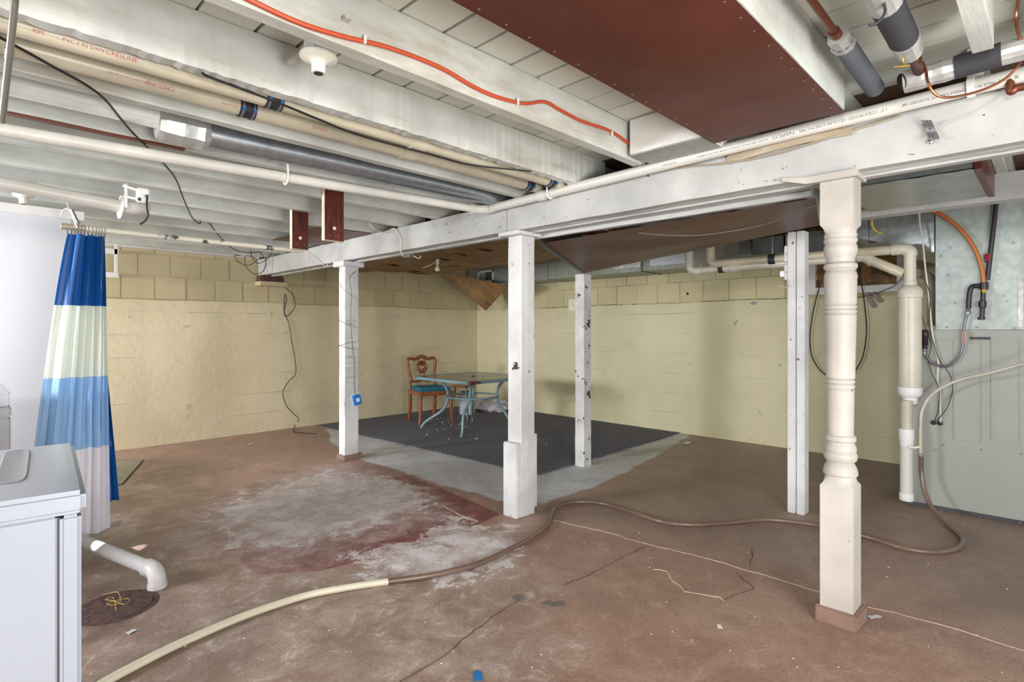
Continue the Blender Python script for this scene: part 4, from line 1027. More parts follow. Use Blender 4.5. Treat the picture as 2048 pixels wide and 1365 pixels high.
# ================================================================== FURNACE
fur = thing('furnace', 'large grey-green furnace cabinet with pressed panels at right', 'furnace', (5.35, 0.0, 0))
XF = 4.98
MB().box(XF + 0.004, 5.75, -0.62, 0.822, 0.03, 1.298).build('cabinet', 'green_grey', fur, bevel=0.006)
MB().box(XF + 0.03, 5.72, -0.60, 0.80, 0.0, 0.03).build('plinth', 'seam', fur)
MB().box(XF - 0.002, XF + 0.004, -0.60, 0.822, 1.225, 1.298).build('top_rail', 'green_grey', fur, bevel=0.002)
def fx(px, py): return onx(px, py, XF)
for a_, b_ in ((1908, 1961), (1983, 2038)):
    yA, yB = fx(a_, 700).y, fx(b_, 700).y; zT, zBt = fx(a_, 676).z, fx(a_, 880).z
    mb = MB(); mb.box(XF - 0.001, XF + 0.004, yB, yA, zBt, zT); mb.build('pressed_panel', 'green_grey', fur, bevel=0.0015)
    mb = MB()
    for yy in (yA, yB): mb.box(XF - 0.0035, XF + 0.003, yy - 0.003, yy + 0.003, zBt, zT)
    mb.box(XF - 0.0035, XF + 0.003, yB, yA, zT - 0.003, zT + 0.003); mb.build('pressed_rib', 'green_grey', fur)
MB().cbox(fx(1960, 677), (0.012, 0.11, 0.018)).build('finger_pull', 'seam', fur)
for px, py in ((1962, 900), (2042, 909), (1884, 1021), (1959, 1034), (2040, 1046), (1887, 890)):
    MB().lathe([(0, 0), (0.006, 0.0005), (0.004, 0.004)], fx(px, py) + V3(-0.001, 0, 0), (-1, 0, 0), 10).build('screw', 'steel', fur)
for px, py in ((1867, 846), (1880, 847)):
    MB().lathe([(0, 0), (0.017, 0.0005), (0.016, 0.006), (0.008, 0.010)], fx(px, py), (-1, 0, 0), 18).build('grommet', 'rubber', fur, smooth=True)
ple = thing('plenum', 'tall galvanised sheet metal plenum with cross creases on top of the furnace', 'duct', (5.35, 0.1, 1.3))
XP = 4.995; yA, yB = onx(1871, 500, XP).y, onx(2041, 500, XP).y
ym, zm = (yA + yB) / 2, 1.78
mb = MB(); mb.poly([(XP, yA, 1.30), (XP, yB, 1.30), (XP, yB, 2.30), (XP, yA, 2.30), (XP - 0.014, ym, zm)], [(0, 1, 4), (1, 2, 4), (2, 3, 4), (3, 0, 4)])
mb.build('creased_front', 'plenum', ple)
mb = MB(); mb.poly([(XP, yB, 1.30), (XP, yB - 0.75, 1.30), (XP, yB - 0.75, 2.30), (XP, yB, 2.30), (XP - 0.012, yB - .37, zm)], [(0, 1, 4), (1, 2, 4), (2, 3, 4), (3, 0, 4)])
mb.build('creased_front', 'plenum', ple)
MB().box(XP + 0.002, 5.74, yB - 0.75, yA, 1.30, 2.30).build('sheet_body', 'plenum', ple)
MB().box(XP - 0.004, XP, yB - 0.012, yB + 0.012, 1.32, 1.66).build('foil_tape', 'foil', ple)
for px, py in ((1901, 496), (1964, 489), (1970, 489), (2027, 486), (1930, 554), (1995, 549), (1910, 606), (2013, 603), (2007, 592), (1894, 655), (1954, 655), (2029, 657), (1895, 551), (1882, 512)):
    MB().lathe([(0, 0), (0.007, 0.0005), (0.004, 0.006)], onx(px, py, XP - 0.006), (-1, 0, 0), 8).build('screw', 'steel', ple)

# condensate trap and beige pipes
t = thing('vent_pipe', 'white plastic vent stack with a fat middle section beside the furnace', 'pipe', (4.86, 0.88, 0.08))
def vp(py): return H - (py - 660) * 4.02 / FPX
c0 = at(1820, 660, 4.02); cx_, cy_ = c0.x, c0.y
c1 = at(1813, 660, 3.98)
MB().tube([(c1.x, c1.y, vp(993)), (c1.x, c1.y, vp(880))], 0.040, 20).build('pipe_run', 'pvc', t, smooth=True)
MB().lathe([(0.040, vp(998)), (0.045, vp(996)), (0.045, vp(984)), (0.040, vp(983))], (c1.x, c1.y, 0), seg=22).build('end_cap', 'white_plastic', t, smooth=True)
MB().lathe([(0.040, vp(891)), (0.042, vp(889)), (0.045, vp(878)), (0.047, vp(876)), (0.048, vp(856)), (0.040, vp(855))], (c1.x, c1.y, 0), seg=22).build('coupling', 'white_plastic', t, smooth=True)
MB().tube([(c1.x, c1.y, vp(880)), (c1.x, c1.y, vp(800))], 0.038, 20).build('pipe_run', 'pvc_cream', t, smooth=True)
MB().lathe([(0.041, vp(808)), (0.047, vp(806)), (0.048, vp(796)), (0.070, vp(790)), (0.074, vp(786)), (0.076, vp(775)), (0.070, vp(774))], (c0.x, c0.y, 0), seg=28).build('lower_reducer', 'white_plastic', t, smooth=True)
MB().tube([(c0.x, c0.y, vp(776)), (c0.x, c0.y, vp(592))], 0.071, 28).build('fat_section', 'pvc_cream', t, smooth=True)
MB().lathe([(0.071, vp(597)), (0.077, vp(596)), (0.077, vp(583)), (0.068, vp(577)), (0.050, vp(572)), (0.043, vp(571)), (0.042, vp(563)), (0.035, vp(562))], (c0.x, c0.y, 0), seg=28).build('upper_reducer', 'pvc_cream', t, smooth=True)
MB().tube([(c0.x, c0.y, vp(568)), (c0.x, c0.y, vp(508))], 0.038, 20).build('pipe_run', 'pvc_cream', t, smooth=True)
zt = vp(497)
MB().rail([(c0.x, c0.y, vp(512)), (c0.x, c0.y, vp(504)), (c0.x, c0.y + 0.03, zt - .004), (c0.x, c0.y + 0.08, zt), (c0.x, c0.y + 0.11, zt)], 0.043, 20).build('elbow', 'pvc_cream', t, smooth=True)
ya = c0.y + 0.10; L1 = onx(1440, 523, c0.x)
MB().tube([(c0.x, ya, zt), (c0.x, L1.y, zt + 0.01)], 0.036, 20).build('pipe_run', 'pvc_beige', t, smooth=True)
MB().rail([(c0.x, L1.y - .02, zt + 0.01), (c0.x, L1.y + 0.04, zt + 0.01), (c0.x, L1.y + 0.085, zt + 0.05), (c0.x, L1.y + 0.09, zt + 0.16), (c0.x, L1.y + 0.09, 2.19)], 0.040, 18).build('elbow', 'pvc_beige', t, smooth=True)
q = onx(1545, 512, c0.x); mb = MB(); ring(mb, V3(c0.x, q.y, zt + .006), (0, 1, 0), 0.046, 0.05); mb.build('rubber_coupling', 'rubber', t, smooth=True)
MB().tube([(c0.x, q.y, zt + .04), (c0.x, q.y, 2.19)], 0.004, 6).build('hanger_wire', 'steel', t)
t = thing('drain_pipe', 'second beige pipe below the vent line, angling down into the stack', 'pipe', (4.85, 1.6, 1.8))
xx = c0.x + 0.02
q0, q1, q2, q3 = onx(1402, 533, xx), onx(1580, 525, xx), onx(1725, 514, xx), onx(1808, 548, c0.x)
z2 = q2.z
MB().tube([(xx, q0.y, z2 - .005), (xx, q2.y, z2)], 0.034, 20).build('pipe_run', 'pvc_cream', t, smooth=True)
MB().rail([(xx, q2.y + .03, z2), (xx, q2.y, z2), (xx, q2.y - 0.04, z2 - 0.02), (xx, q2.y - .07, z2 - .05)], 0.040, 18).build('elbow', 'pvc_cream', t, smooth=True)
MB().tube([(xx, q2.y - .03, z2 - .018), q3], 0.036, 20).build('pipe_run', 'pvc_beige', t, smooth=True)
MB().rail([(xx, q0.y - .02, z2 - .005), (xx, q0.y + 0.05, z2 - .005), (xx, q0.y + 0.11, z2 + 0.05), (xx, q0.y + 0.115, 2.19)], 0.040, 18).build('elbow', 'pvc_cream', t, smooth=True)
for px in (1443,):
    q = onx(px, 527, xx); mb = MB(); ring(mb, V3(xx, q.y, z2 - .004), (0, 1, 0), 0.041, 0.04); mb.build('rubber_coupling', 'rubber', t, smooth=True)
q = onx(1470, 527, xx); mb = MB(); ring(mb, V3(xx, q.y, z2 - .004), (0, 1, 0), 0.045, 0.07); mb.build('coupling', 'pvc_cream', t, smooth=True)
t = thing('drain_pipe', 'beige pipe bending down behind the stack beside the plenum', 'pipe', tuple(at(1862, 600, 4.6)))
MB().rail([at(1835, 548, 4.5), at(1850, 550, 4.5), at(1862, 562, 4.5), at(1865, 585, 4.5)], 0.040, 18).build('elbow', 'pvc_cream', t, smooth=True)
MB().tube([at(1864, 580, 4.5), at(1863, 652, 4.5)], 0.034, 18).build('pipe_run', 'pvc_beige', t, smooth=True)

# gas line
t = thing('gas_pipe', 'black iron gas pipe with drip leg, red valve and elbow in front of the plenum', 'pipe', tuple(onx(1963, 640, 4.945)))
G = 4.945
def gp(px, py, x_=None): return onx(px, py, 4.945 if x_ is None else x_)
MB().tube([gp(1994, 395), gp(1975, 560)], 0.014, 14).build('pipe_run', 'black_iron', t, smooth=True)
MB().tube([gp(1968, 560), gp(1964, 636)], 0.014, 14).build('drip_leg', 'black_iron', t, smooth=True)
MB().lathe([(0.012, 0), (0.020, 0.002), (0.020, 0.018), (0.014, 0.020)], gp(1963, 640), (0, 0, 1), 14).build('end_cap', 'black_iron', t, smooth=True)
MB().lathe([(0.014, 0), (0.022, 0.004), (0.022, 0.045), (0.014, 0.05)], gp(1965, 616), (0, 0, 1), 14).build('tee_fitting', 'black_iron', t, smooth=True)
MB().lathe([(0.014, 0), (0.020, 0.006), (0.016, 0.02), (0.022, 0.03), (0.018, 0.05), (0.014, 0.055)], gp(1976, 524), (0, 0, 1), 8).build('valve', 'red_valve', t)
MB().lathe([(0.014, 0), (0.024, 0.004), (0.024, 0.05), (0.014, 0.055)], gp(1968, 580), (0, 0, 1), 14).build('tee_fitting', 'black_iron', t, smooth=True)
MB().lathe([(0.005, 0), (0.015, 0.001), (0.015, 0.006), (0.006, 0.008)], gp(1967, 582, 4.92), -FWD, 16).build('brass_tag', 'brass', t, smooth=True)
MB().rail([gp(1968, 573), gp(1955, 572), gp(1944, 574), gp(1940, 583), gp(1938, 600), gp(1937, 618)], 0.015, 14).build('elbow', 'black_iron', t, smooth=True)
MB().lathe([(0.012, 0), (0.018, 0.003), (0.018, 0.02), (0.012, 0.04)], gp(1936, 630), (0, 0, 1), 6).build('nut', 'steel', t)
cable('gas_hose', 'grey flexible gas connector looping below the black elbow', [gp(x, y) for x, y in ((1936, 626), (1931, 640), (1928, 660), (1926, 685), (1922, 705), (1908, 725), (1888, 734), (1866, 727), (1851, 712))], 0.0085, 'flex_steel', cat='hose', seg=10)
t = thing('hose_label', 'pink paper tag wrapped on the grey flexible gas connector', 'tag', tuple(gp(1928, 685)))
M['pink_paper'] = plain('pink_paper', (196, 160, 156), 0.7)
MB().cbox(gp(1928, 675, 4.925), (0.006, 0.034, 0.085), Matrix.Rotation(-PI / 4, 3, 'Z')).build('paper', 'pink_paper', t, bevel=0.001)
t = thing('shutoff_fitting', 'black capped fitting with steel nuts at the furnace edge', 'fitting', tuple(gp(1850, 710, 4.95)))
MB().lathe([(0.010, 0), (0.016, 0.01), (0.014, 0.03), (0.018, 0.035), (0.018, 0.085), (0.024, 0.095), (0.025, 0.125), (0.015, 0.145)], gp(1850, 700, 4.95), (0, 0, 1), 14).build('body', 'black_iron', t, smooth=True)
MB().lathe([(0.010, -0.045), (0.014, -0.043), (0.014, -0.02), (0.011, -0.018), (0.014, -0.012), (0.014, 0.005), (0.010, 0.006)], gp(1850, 698, 4.95), (0, 0, 1), 6).build('nut', 'steel', t)
cable('gas_line', 'orange coated gas line curving down to the black fitting', [onx(x, y, 4.935) for x, y in ((1845, 418), (1862, 421), (1890, 434), (1922, 460), (1948, 495), (1960, 525), (1966, 550), (1967, 566))], 0.013, 'orange_flex', cat='pipe', seg=12)
cable('yellow_cable', 'yellow cable loop hanging in front of the dented duct', [at(x, y, 4.3) for x, y in ((1803, 425), (1800, 440), (1790, 455), (1775, 464), (1757, 465), (1746, 456), (1744, 440), (1752, 425))], 0.008, 'yellow_cable')
# cables on the furnace
for i, (pts, r, mt, lab) in enumerate((
        (((1838, 418), (1840, 450), (1845, 480), (1850, 530), (1856, 580), (1862, 640), (1868, 690), (1876, 720), (1875, 760), (1880, 800), (1881, 845)), 0.0055, 'white_cord', 'grey white cable running down past the stack to the right furnace grommet'),
        (((1846, 555), (1860, 590), (1858, 650), (1868, 690), (1880, 722), (1900, 750), (1905, 780), (1895, 815), (1880, 835), (1869, 846)), 0.0028, 'black_cable', 'thin black cable bowing right to the left furnace grommet'),
        (((1840, 620), (1852, 660), (1862, 690), (1857, 720), (1865, 750), (1878, 780), (1876, 820), (1868, 845)), 0.0028, 'black_cable', 'thin black cable bowing left to the left furnace grommet'))):
    cable('furnace_cable', lab, [onx(x, y, 4.958 - 0.006 * i) for x, y in pts], r, mt, group='furnace cables')
# condensate hoses and tee
T2 = 3.90
t = thing('drain_tee', 'cream plastic tee and clamps joining the hoses to the stack', 'fitting', tuple(at(1841, 910, T2)))
MB().tube([at(1841, 908, T2), at(1841, 852, T2)], 0.011, 12).build('tee_body', 'pvc_beige', t, smooth=True)
MB().tube([at(1818, 895, T2 + .03), at(1830, 896, T2), at(1841, 894, T2)], 0.008, 10).build('side_barb', 'cream', t, smooth=True)
for py in (849, 911):
    mb = MB(); ring(mb, at(1841, py, T2), (0, 0, 1), 0.015, 0.012); mb.build('hose_clamp', 'steel', t, smooth=True)
cable('upper_hose', 'pale vinyl hose arching from the tee up across the furnace front', [at(x, y, tt) for x, y, tt in ((1841, 852, T2), (1843, 826, T2), (1853, 803, T2), (1870, 785, 3.86), (1895, 770, 3.8), (1930, 757, 3.72), (1980, 746, 3.6), (2048, 727, 3.46), (2110, 705, 3.3))], 0.010, 'grey_hose', cat='hose', seg=12)
hp = [(1842, 912, T2), (1843, 945, T2), (1850, 985, 3.86), (1868, 1022, 3.78)]
floor_pts = [(1895, 1050), (1918, 1068), (1926, 1083), (1915, 1097), (1885, 1104), (1850, 1104), (1800, 1095), (1740, 1076), (1660, 1056), (1600, 1046), (1530, 1040), (1450, 1047), (1380, 1050), (1320, 1043), (1250, 1020), (1195, 1006), (1145, 1005), (1112, 1015), (1102, 1032), (1092, 1052), (1040, 1087), (960, 1127), (870, 1150), (775, 1164)]
hose_pts = [at(*p) for p in hp] + [onz(x, y, 0.016) for x, y in floor_pts]
cable('drain_hose', 'stained brown hose winding over the floor from furnace to the pale hose', hose_pts, 0.015, 'brown_hose', cat='hose', seg=12)
cable('pale_hose', 'cream hose section on the floor running toward the lower left', [onz(x, y, 0.016) for x, y in ((776, 1164), (700, 1175), (620, 1190), (550, 1211), (480, 1236), (400, 1270), (330, 1302), (260, 1338), (205, 1368), (120, 1420))], 0.0165, 'cream_hose', cat='hose', seg=12)

# outlet, boxes on the double post, wires by the window
t = thing('wall_outlet', 'cream outlet plate with a round socket on the right wall beside the chipped post', 'outlet', tuple(onx(1144, 622, 6.4)))
a_ = onx(1138, 622, 6.415); b_ = onx(1152, 598, 6.415)
MB().box(6.40, 6.431, b_.y, a_.y, a_.z, b_.z).build('plate', 'cream', t, bevel=0.003)
MB().lathe([(0, 0), (0.022, 0.001), (0.02, 0.012)], V3(6.40, (a_.y + b_.y) / 2 - .005, (a_.z + b_.z) / 2 - .01), (-1, 0, 0), 18).build('socket', 'white_plastic', t, smooth=True)
for i, (px, py0, py1, lab) in enumerate(((1575, 524, 492, 'upper white metal box on the left side of the double post'), (1575, 560, 530, 'lower white metal box with a plug on the left side of the double post'))):
    t = thing('junction_box', lab, 'electrical box', tuple(onx(px, py0, 4.2)), 'boxes on the double post')
    a_, b_ = onx(px, py0, 4.2), onx(px, py1, 4.2)
    MB().box(4.19, 4.26, a_.y - 0.022, a_.y + 0.020, a_.z, b_.z).build('box', 'post', t, bevel=0.004)
    MB().lathe([(0, 0), (0.011, 0.001), (0.010, 0.002)], V3(4.19, a_.y, (a_.z + b_.z) / 2), (-1, 0, 0), 14).build('knockout', 'duct_face', t)
    if i: MB().cbox(V3(4.21, a_.y + 0.035, a_.z + 0.045), (0.03, 0.034, 0.04)).build('plug', 'white_plastic', t, bevel=0.005)
    else: MB().rail([V3(4.21, a_.y, b_.z), V3(4.2, a_.y + .004, b_.z + .05), V3(4.2, a_.y - .006, b_.z + .09)], 0.003, 6).build('wire', 'white_cord', t)
cable('white_wire', 'short white wire end below the lower box on the double post', [at(1582, 562, 3.9), at(1580, 572, 3.9), at(1568, 575, 3.95), at(1556, 571, 4.0)], 0.003, 'white_cord')
cable('hanging_cable', 'thin black cable loop hanging on the right wall behind the turned post', [onx(x, y, XW - 0.05) for x, y in ((1643, 560), (1632, 600), (1624, 640), (1620, 680), (1625, 715), (1645, 745), (1675, 760), (1705, 746), (1725, 715), (1733, 660), (1728, 600), (1720, 550), (1716, 520))], 0.006, 'black_cable')
cable('window_wire', 'thin dark wires crossing the small basement window to the stack', [onx(x, y, XW - 0.04) for x, y in ((1700, 598), (1740, 590), (1780, 576), (1805, 556))], 0.004, 'grey_wire')
for i, (a_, b_) in enumerate((((1733, 585), (1748, 615)), ((1745, 585), (1762, 604)))):
    o = MB().bar(onx(*a_, XW - .03), onx(*b_, XW - .03), 0.035, 0.02, up=(1, 0, 0)).build('wood_shim', 'mahogany'); tag(o, ('longer dark wooden shim below the small window', 'shorter dark wooden shim below the small window')[i], 'shim', 'wooden shims')
o = MB().tube([onx(1506, 607, XW + .03), onx(1506, 606, XW - .05)], 0.018, 14).build('pipe_stub', 'galv_dark', smooth=True); tag(o, 'short steel pipe stub poking from the right wall at the ledge', 'pipe')

# ================================================================== UPPER RIGHT: INSULATED PIPES
t = thing('insulated_pipe', 'black foam insulated pipe with silver tape running along the ceiling at top right', 'pipe', (2.1, 0.345, 2.22))
A = V3(1.0, 0.345, 2.235); B = V3(2.20, 0.345, 2.222)
MB().tube([A, V3(1.72, .345, 2.23)], 0.040, 20).build('foam_sleeve', 'foam', t, smooth=True)
MB().tube([V3(1.70, .345, 2.23), V3(1.86, .345, 2.229)], 0.044, 14).build('foil_wrap', 'foil', t)
MB().tube([V3(1.86, .345, 2.229), V3(2.12, .345, 2.225)], 0.041, 20).build('foam_sleeve', 'foam', t, smooth=True)
MB().tube([V3(2.12, .345, 2.225), V3(2.235, .345, 2.222)], [0.044, 0.036], 12).build('foil_wrap', 'foil', t)
MB().tube([V3(2.2, .345, 2.222), V3(2.43, .345, 2.214)], 0.017, 12).build('iron_pipe', 'rust', t, smooth=True)
MB().rail([at(1766, 0, 1.5), at(1770, 25, 1.5), at(1755, 45, 1.5), at(1742, 50, 1.5), at(1738, 47, 1.5)], 0.004, 6).build('wire_tie', 'rubber', t)
MB().rail([at(1812, 95, 1.80), at(1806, 110, 1.80), at(1808, 125, 1.80), at(1807, 136, 1.80)], 0.0025, 5).build('wire_tie', 'brass', t)
MB().tube([at(1788, 134, 1.80), at(1820, 131, 1.80)], 0.0025, 5).build('wire_tie', 'brass', t)
MB().cbox(at(1838, 112, 1.86), (0.05, 0.012, 0.014), Matrix.Rotation(0.5, 3, 'Y')).build('ground_clamp', 'copper_old', t)
t = thing('insulated_pipe', 'foil and black foam wrapped pipe crossing above the printed pipe at far right', 'pipe', (2.44, 0.1, 2.2))
MB().tube([V3(2.44, 0.395, 2.205), V3(2.44, 0.34, 2.206)], [0.040, 0.041], 18).build('foil_wrap', 'foil', t)
MB().tube([V3(2.44, 0.34, 2.206), V3(2.44, .31, 2.207), V3(2.44, .28, 2.208), V3(2.44, 0.25, 2.209)], [0.041, 0.037, 0.040, 0.037], 11).build('foil_wrap', 'foil', t)
MB().lathe([(0.030, 0), (0.028, 0.001)], (2.42, 0.400, 2.200), (-0.4, 0.6, -.2), 18).build('open_end', 'void', t)
MB().tube([V3(2.44, 0.25, 2.209), V3(2.44, 0.129, 2.213)], 0.039, 20).build('foam_sleeve', 'foam', t, smooth=True)
MB().tube([V3(2.44, 0.129, 2.213), V3(2.44, -0.6, 2.22)], 0.037, 14).build('foil_wrap', 'foil', t)
t = thing('copper_pipe', 'tarnished copper pipe with grey foam sleeve between joists at upper right', 'pipe', (2.0, 0.515, 2.28))
cp0, cp1, cp2 = V3(1.0, 0.515, 2.285), V3(2.06, 0.515, 2.272), V3(2.58, 0.515, 2.262)
MB().tube([cp0, cp1], 0.0115, 14).build('pipe_run', 'copper_old', t, smooth=True)
mb = MB(); ring(mb, cp1 + V3(-.03, 0, 0), (1, 0, 0), 0.017, 0.035); mb.build('coupling', 'copper_old', t, smooth=True)
MB().lathe([(0.030, 0), (0.036, 0.02), (0.034, 0.05), (0.040, 0.075)], cp1 + V3(-.01, 0, 0), (1, 0, 0), 9).build('tape_wrap', 'foil', t)
MB().tube([cp1 + V3(.04, 0, 0), cp2], 0.034, 18).build('foam_sleeve', 'foam_grey', t, smooth=True)
cable('copper_tube', 'thin bright copper tube looping under the printed pipe at top right', [at(x, y, tt) for x, y, tt in ((2040, -20, 1.7), (2032, 30, 1.7), (2036, 65, 1.75), (2046, 95, 1.8), (2040, 125, 1.85), (2010, 158, 1.88), (1960, 182, 1.9), (1900, 195, 1.9), (1870, 188, 1.9), (1856, 165, 1.9), (1852, 142, 1.92), (1846, 125, 1.95))], 0.0045, 'copper', cat='pipe', seg=8)
t = thing('iron_pipe', 'dark iron pipe running between joists at the top right corner', 'pipe', (1.9, 0.03, 2.3))
MB().tube([V3(0.9, 0.03, 2.32), V3(2.62, 0.03, 2.32)], 0.022, 14).build('pipe_run', 'black_iron', t, smooth=True)
MB().rail([onx(2060, 172, 2.66), onx(2035, 176, 2.66), onx(2022, 183, 2.66), onx(2020, 165, 2.66), onx(2020, 150, 2.66)], 0.014, 12).build('elbow', 'copper_old', t, smooth=True)

# ================================================================== LAUNDRY CORNER
dr = thing('washing_machine', 'white top loading washing machine in the lower left corner', 'washer', (0.22, 1.615, 0), rotz=math.radians(-5.2))
def lb(name, mat, x0, x1, y0, y1, z0, z1, bevel=0.0, parent=None):
    mb = MB(); mb.box(x0, x1, y0, y1, z0, z1); return mb.build(name, mat, parent or dr, bevel=bevel, smooth=bevel > 0.006)
lb('cabinet', 'appliance', -0.70, -0.052, 0.022, 0.68, 0.02, 0.868, 0.004)
lb('side_panel', 'appliance', -0.048, -0.008, 0.018, 0.70, 0.02, 0.868, 0.008)
lb('seam_gap', 'seam', -0.0525, -0.0475, 0.026, 0.60, 0.03, 0.865)
tp = lb('top_lid', 'appliance', -0.72, 0.0, 0.0, 0.72, 0.872, 0.925, 0.011)
# grip slot: raised rim, grey colour stands in for a shaded recess
mb = MB(); P = []
ox, oy = -0.138, 0.43
def slot(n=16, sx=0.030, sy=0.150, z=0.0, dx=0.0):
    r_ = []
    for k in range(4 * n):
        a = 2 * PI * k / (4 * n); c, s_ = math.cos(a), math.sin(a)
        r_.append((ox + dx + sx * math.copysign(abs(c) ** 0.35, c), oy + sy * math.copysign(abs(s_) ** 0.35, s_), z))
    return r_
r0, r1, r2 = slot(z=0.9255, sx=0.032, sy=0.236), slot(z=0.9285, sx=0.028, sy=0.232), slot(z=0.9258, sx=0.012, sy=0.212, dx=0.006)
vs = [[mb.bm.verts.new(p) for p in r_] for r_ in (r0, r1, r2)]
for A_, B_ in zip(vs, vs[1:]):
    for k in range(len(A_)): mb.face([A_[k], A_[(k + 1) % len(A_)], B_[(k + 1) % len(A_)], B_[k]])
mb.face(vs[-1]); mb.build('grip_slot', 'appliance_grey', dr, smooth=True)
lb('foot', 'rubber', -0.66, -0.61, 0.04, 0.09, 0, 0.02); lb('foot', 'rubber', -0.08, -0.03, 0.04, 0.09, 0, 0.02)
for z, y in ((0.31, 0.0215), (0.255, 0.0215)):
    mb = MB(); mb.cbox((-0.075, y, z), (0.012, 0.001, 0.012)); mb.build('rust_spot', 'rust', dr)
# washer behind
ws = thing('clothes_dryer', 'second laundry appliance with grey body and white top at the left edge', 'dryer', (-0.1, 3.5, 0))
c = at(22, 785, 2.75)
MB().box(c.x - 0.68, c.x, c.y, c.y + 0.66, 0.02, 0.865).build('cabinet', 'appliance_grey', ws, bevel=0.008)
MB().box(c.x - 0.69, c.x + 0.002, c.y - 0.01, c.y + 0.66, 0.866, 0.916).build('control_strip', 'appliance_grey', ws, bevel=0.008)
MB().box(c.x - 0.69, c.x, c.y + 0.0, c.y + 0.67, 0.918, 0.99).build('top_lid', 'appliance', ws, bevel=0.01)
MB().box(c.x - 0.066, c.x - 0.06, c.y - 0.001, c.y + 0.01, 0.03, 0.86).build('seam_gap', 'seam', ws)
MB().box(c.x - 0.66, c.x - 0.02, c.y + 0.03, c.y + 0.62, 0, 0.02).build('plinth', 'rubber', ws)

# shower rod, rings, curtain
rodY, rodZ = 4.13, 1.905
rod = thing('curtain_rod', 'white painted chipped curtain rod running from the partition to the cleat', 'rod', (1.2, rodY, rodZ))
M['rod'] = paint('chipped_rod_paint', (222, 216, 200), 0.4, chips=(70, 74, 80), chip_at=(0.60, 0.62), chscale=7)
MB().tube([V3(0.47, rodY, rodZ), V3(1.90, rodY, rodZ)], 0.0165, 16).build('rod_tube', 'rod', rod, smooth=True)
MB().tube([V3(0.445, rodY, rodZ), V3(0.56, rodY, rodZ)], 0.0185, 16).build('end_sleeve', 'tan_plate', rod, smooth=True)
cu = thing('shower_curtain', 'long shower curtain in blue, white and light blue bands gathered at left', 'curtain', (0.5, rodY, 0.1))
NS, NV = 72, 46; mb = MB(); rows = []
tx0, tx1, bx0, bx1 = 0.475, 0.655, 0.27, 0.672
bands = [(1.88, 1.455), (1.455, 1.016), (1.016, 0.61), (0.61, 0.08)]
for j in range(NV + 1):
    k = j / NV; z = 1.865 - (1.865 - 0.10) * k; r_ = []
    e = k ** 0.85
    for i in range(NS + 1):
        s_ = i / NS; xx = (tx0 + (tx1 - tx0) * s_) * (1 - e) + (bx0 + (bx1 - bx0) * s_) * e
        amp = 0.032 * (1 - 0.3 * k)
        yy = rodY - 0.01 + amp * (math.sin(s_ * s_ * 9 + s_ * 12 + 0.8 * math.sin(k * 2.3)) + 0.35 * math.sin(s_ * 41 + k * 3) * (1 - .6 * k)) - 0.05 * k
        zz = z - (0.05 * (1 - s_) if k > 0.98 else 0)
        if abs(s_ - 0.75) < 0.1 and abs(k - 0.6) < 0.06: yy += 0.015
        r_.append(Vector((xx + 0.006 * math.sin(s_ * PI * 22), yy, zz)))
    rows.append(r_)
V_ = [[mb.bm.verts.new(p) for p in row] for row in rows]
for j in range(NV):
    for i in range(NS):
        zc = (V_[j][i].co.z + V_[j + 1][i].co.z) / 2
        mb.mi = next((q for q, (a_, b_) in enumerate(bands) if b_ <= zc <= a_), 3)
        mb.face([V_[j][i], V_[j][i + 1], V_[j + 1][i + 1], V_[j + 1][i]])
mb.build('curtain_cloth', [M['cu_blue'], M['cu_cream'], M['cu_light'], M['cu_white']], cu, smooth=True)
mb = MB(); rows = []
for j in range(16):
    k = j / 15; z = 1.15 - 0.90 * k; a_ = 0.648 + 0.012 * k
    rows.append([Vector((a_ + (0.012 + 0.05 * k) * i / 5, rodY + 0.02 + 0.02 * math.sin(i * 1.9 + k * 2) - 0.03 * k, z)) for i in range(6)])
mb.grid(rows); tag(mb.build('folded_edge', 'cu_blue', cu, smooth=True), 'darker blue folded back edge')
for k in range(12):
    xx = tx0 + (tx1 - tx0) * k / 11
    P = [V3(xx + 0.003 * math.sin(k), rodY + 0.021 * math.cos(a), rodZ - 0.012 + 0.031 * math.sin(a)) for a in [2 * PI * q / 14 for q in range(14)]]
    o = MB().tube(P, 0.0022, 6, closed=True).build('curtain_ring', 'steel', smooth=True)
    tag(o, ('leftmost', 'second', 'third', 'fourth', 'fifth', 'sixth', 'seventh', 'eighth', 'ninth', 'tenth', 'eleventh', 'rightmost')[k] + ' of the twelve small steel rings, from the left, above the curtain', 'ring', 'curtain rings')
t = thing('coat_hanger', 'white plastic hanger hooked over the curtain rod end', 'hanger', tuple(at(150, 440, 3.25)))
MB().rail([at(122, 432, 3.25), at(126, 422, 3.25), at(134, 418, 3.25), at(143, 424, 3.25), at(148, 440, 3.25), at(154, 456, 3.25)], 0.004, 8).build('hook', 'white_plastic', t, smooth=True)
MB().bar(at(143, 418, 3.22), at(157, 448, 3.22), 0.02, 0.010).build('arm', 'conduit', t, bevel=0.003)
MB().tube([at(131, 398, 3.28), at(139, 420, 3.25)], 0.0035, 6).build('string', 'white_cord', t)
# white wire rack by the wall
t = thing('wall_rack', 'white metal rack rails fixed to the left wall behind the curtain', 'rack', tuple(ony(220, 550, 6.95)))
mb = MB(); Yk = 6.98
def hb(xa, xb, y0, y1): a_, b_ = ony(xa, y1, Yk), ony(xb, y0, Yk); mb.box(a_.x, b_.x, Yk, Yk + 0.02, a_.z, b_.z)
hb(185, 237, 499, 505); hb(185, 237, 546, 553)
mb.build('rail', 'white_plastic', t)
mb = MB(); hb(229, 235, 472, 546); mb.build('upright', 'white_plastic', t)
for zz in (ony(230, 502, Yk).z, ony(230, 550, Yk).z): MB().box(1.17, 1.19, Yk + 0.02, YW + 0.015, zz - .008, zz + .008).build('bracket', 'white_plastic', t)

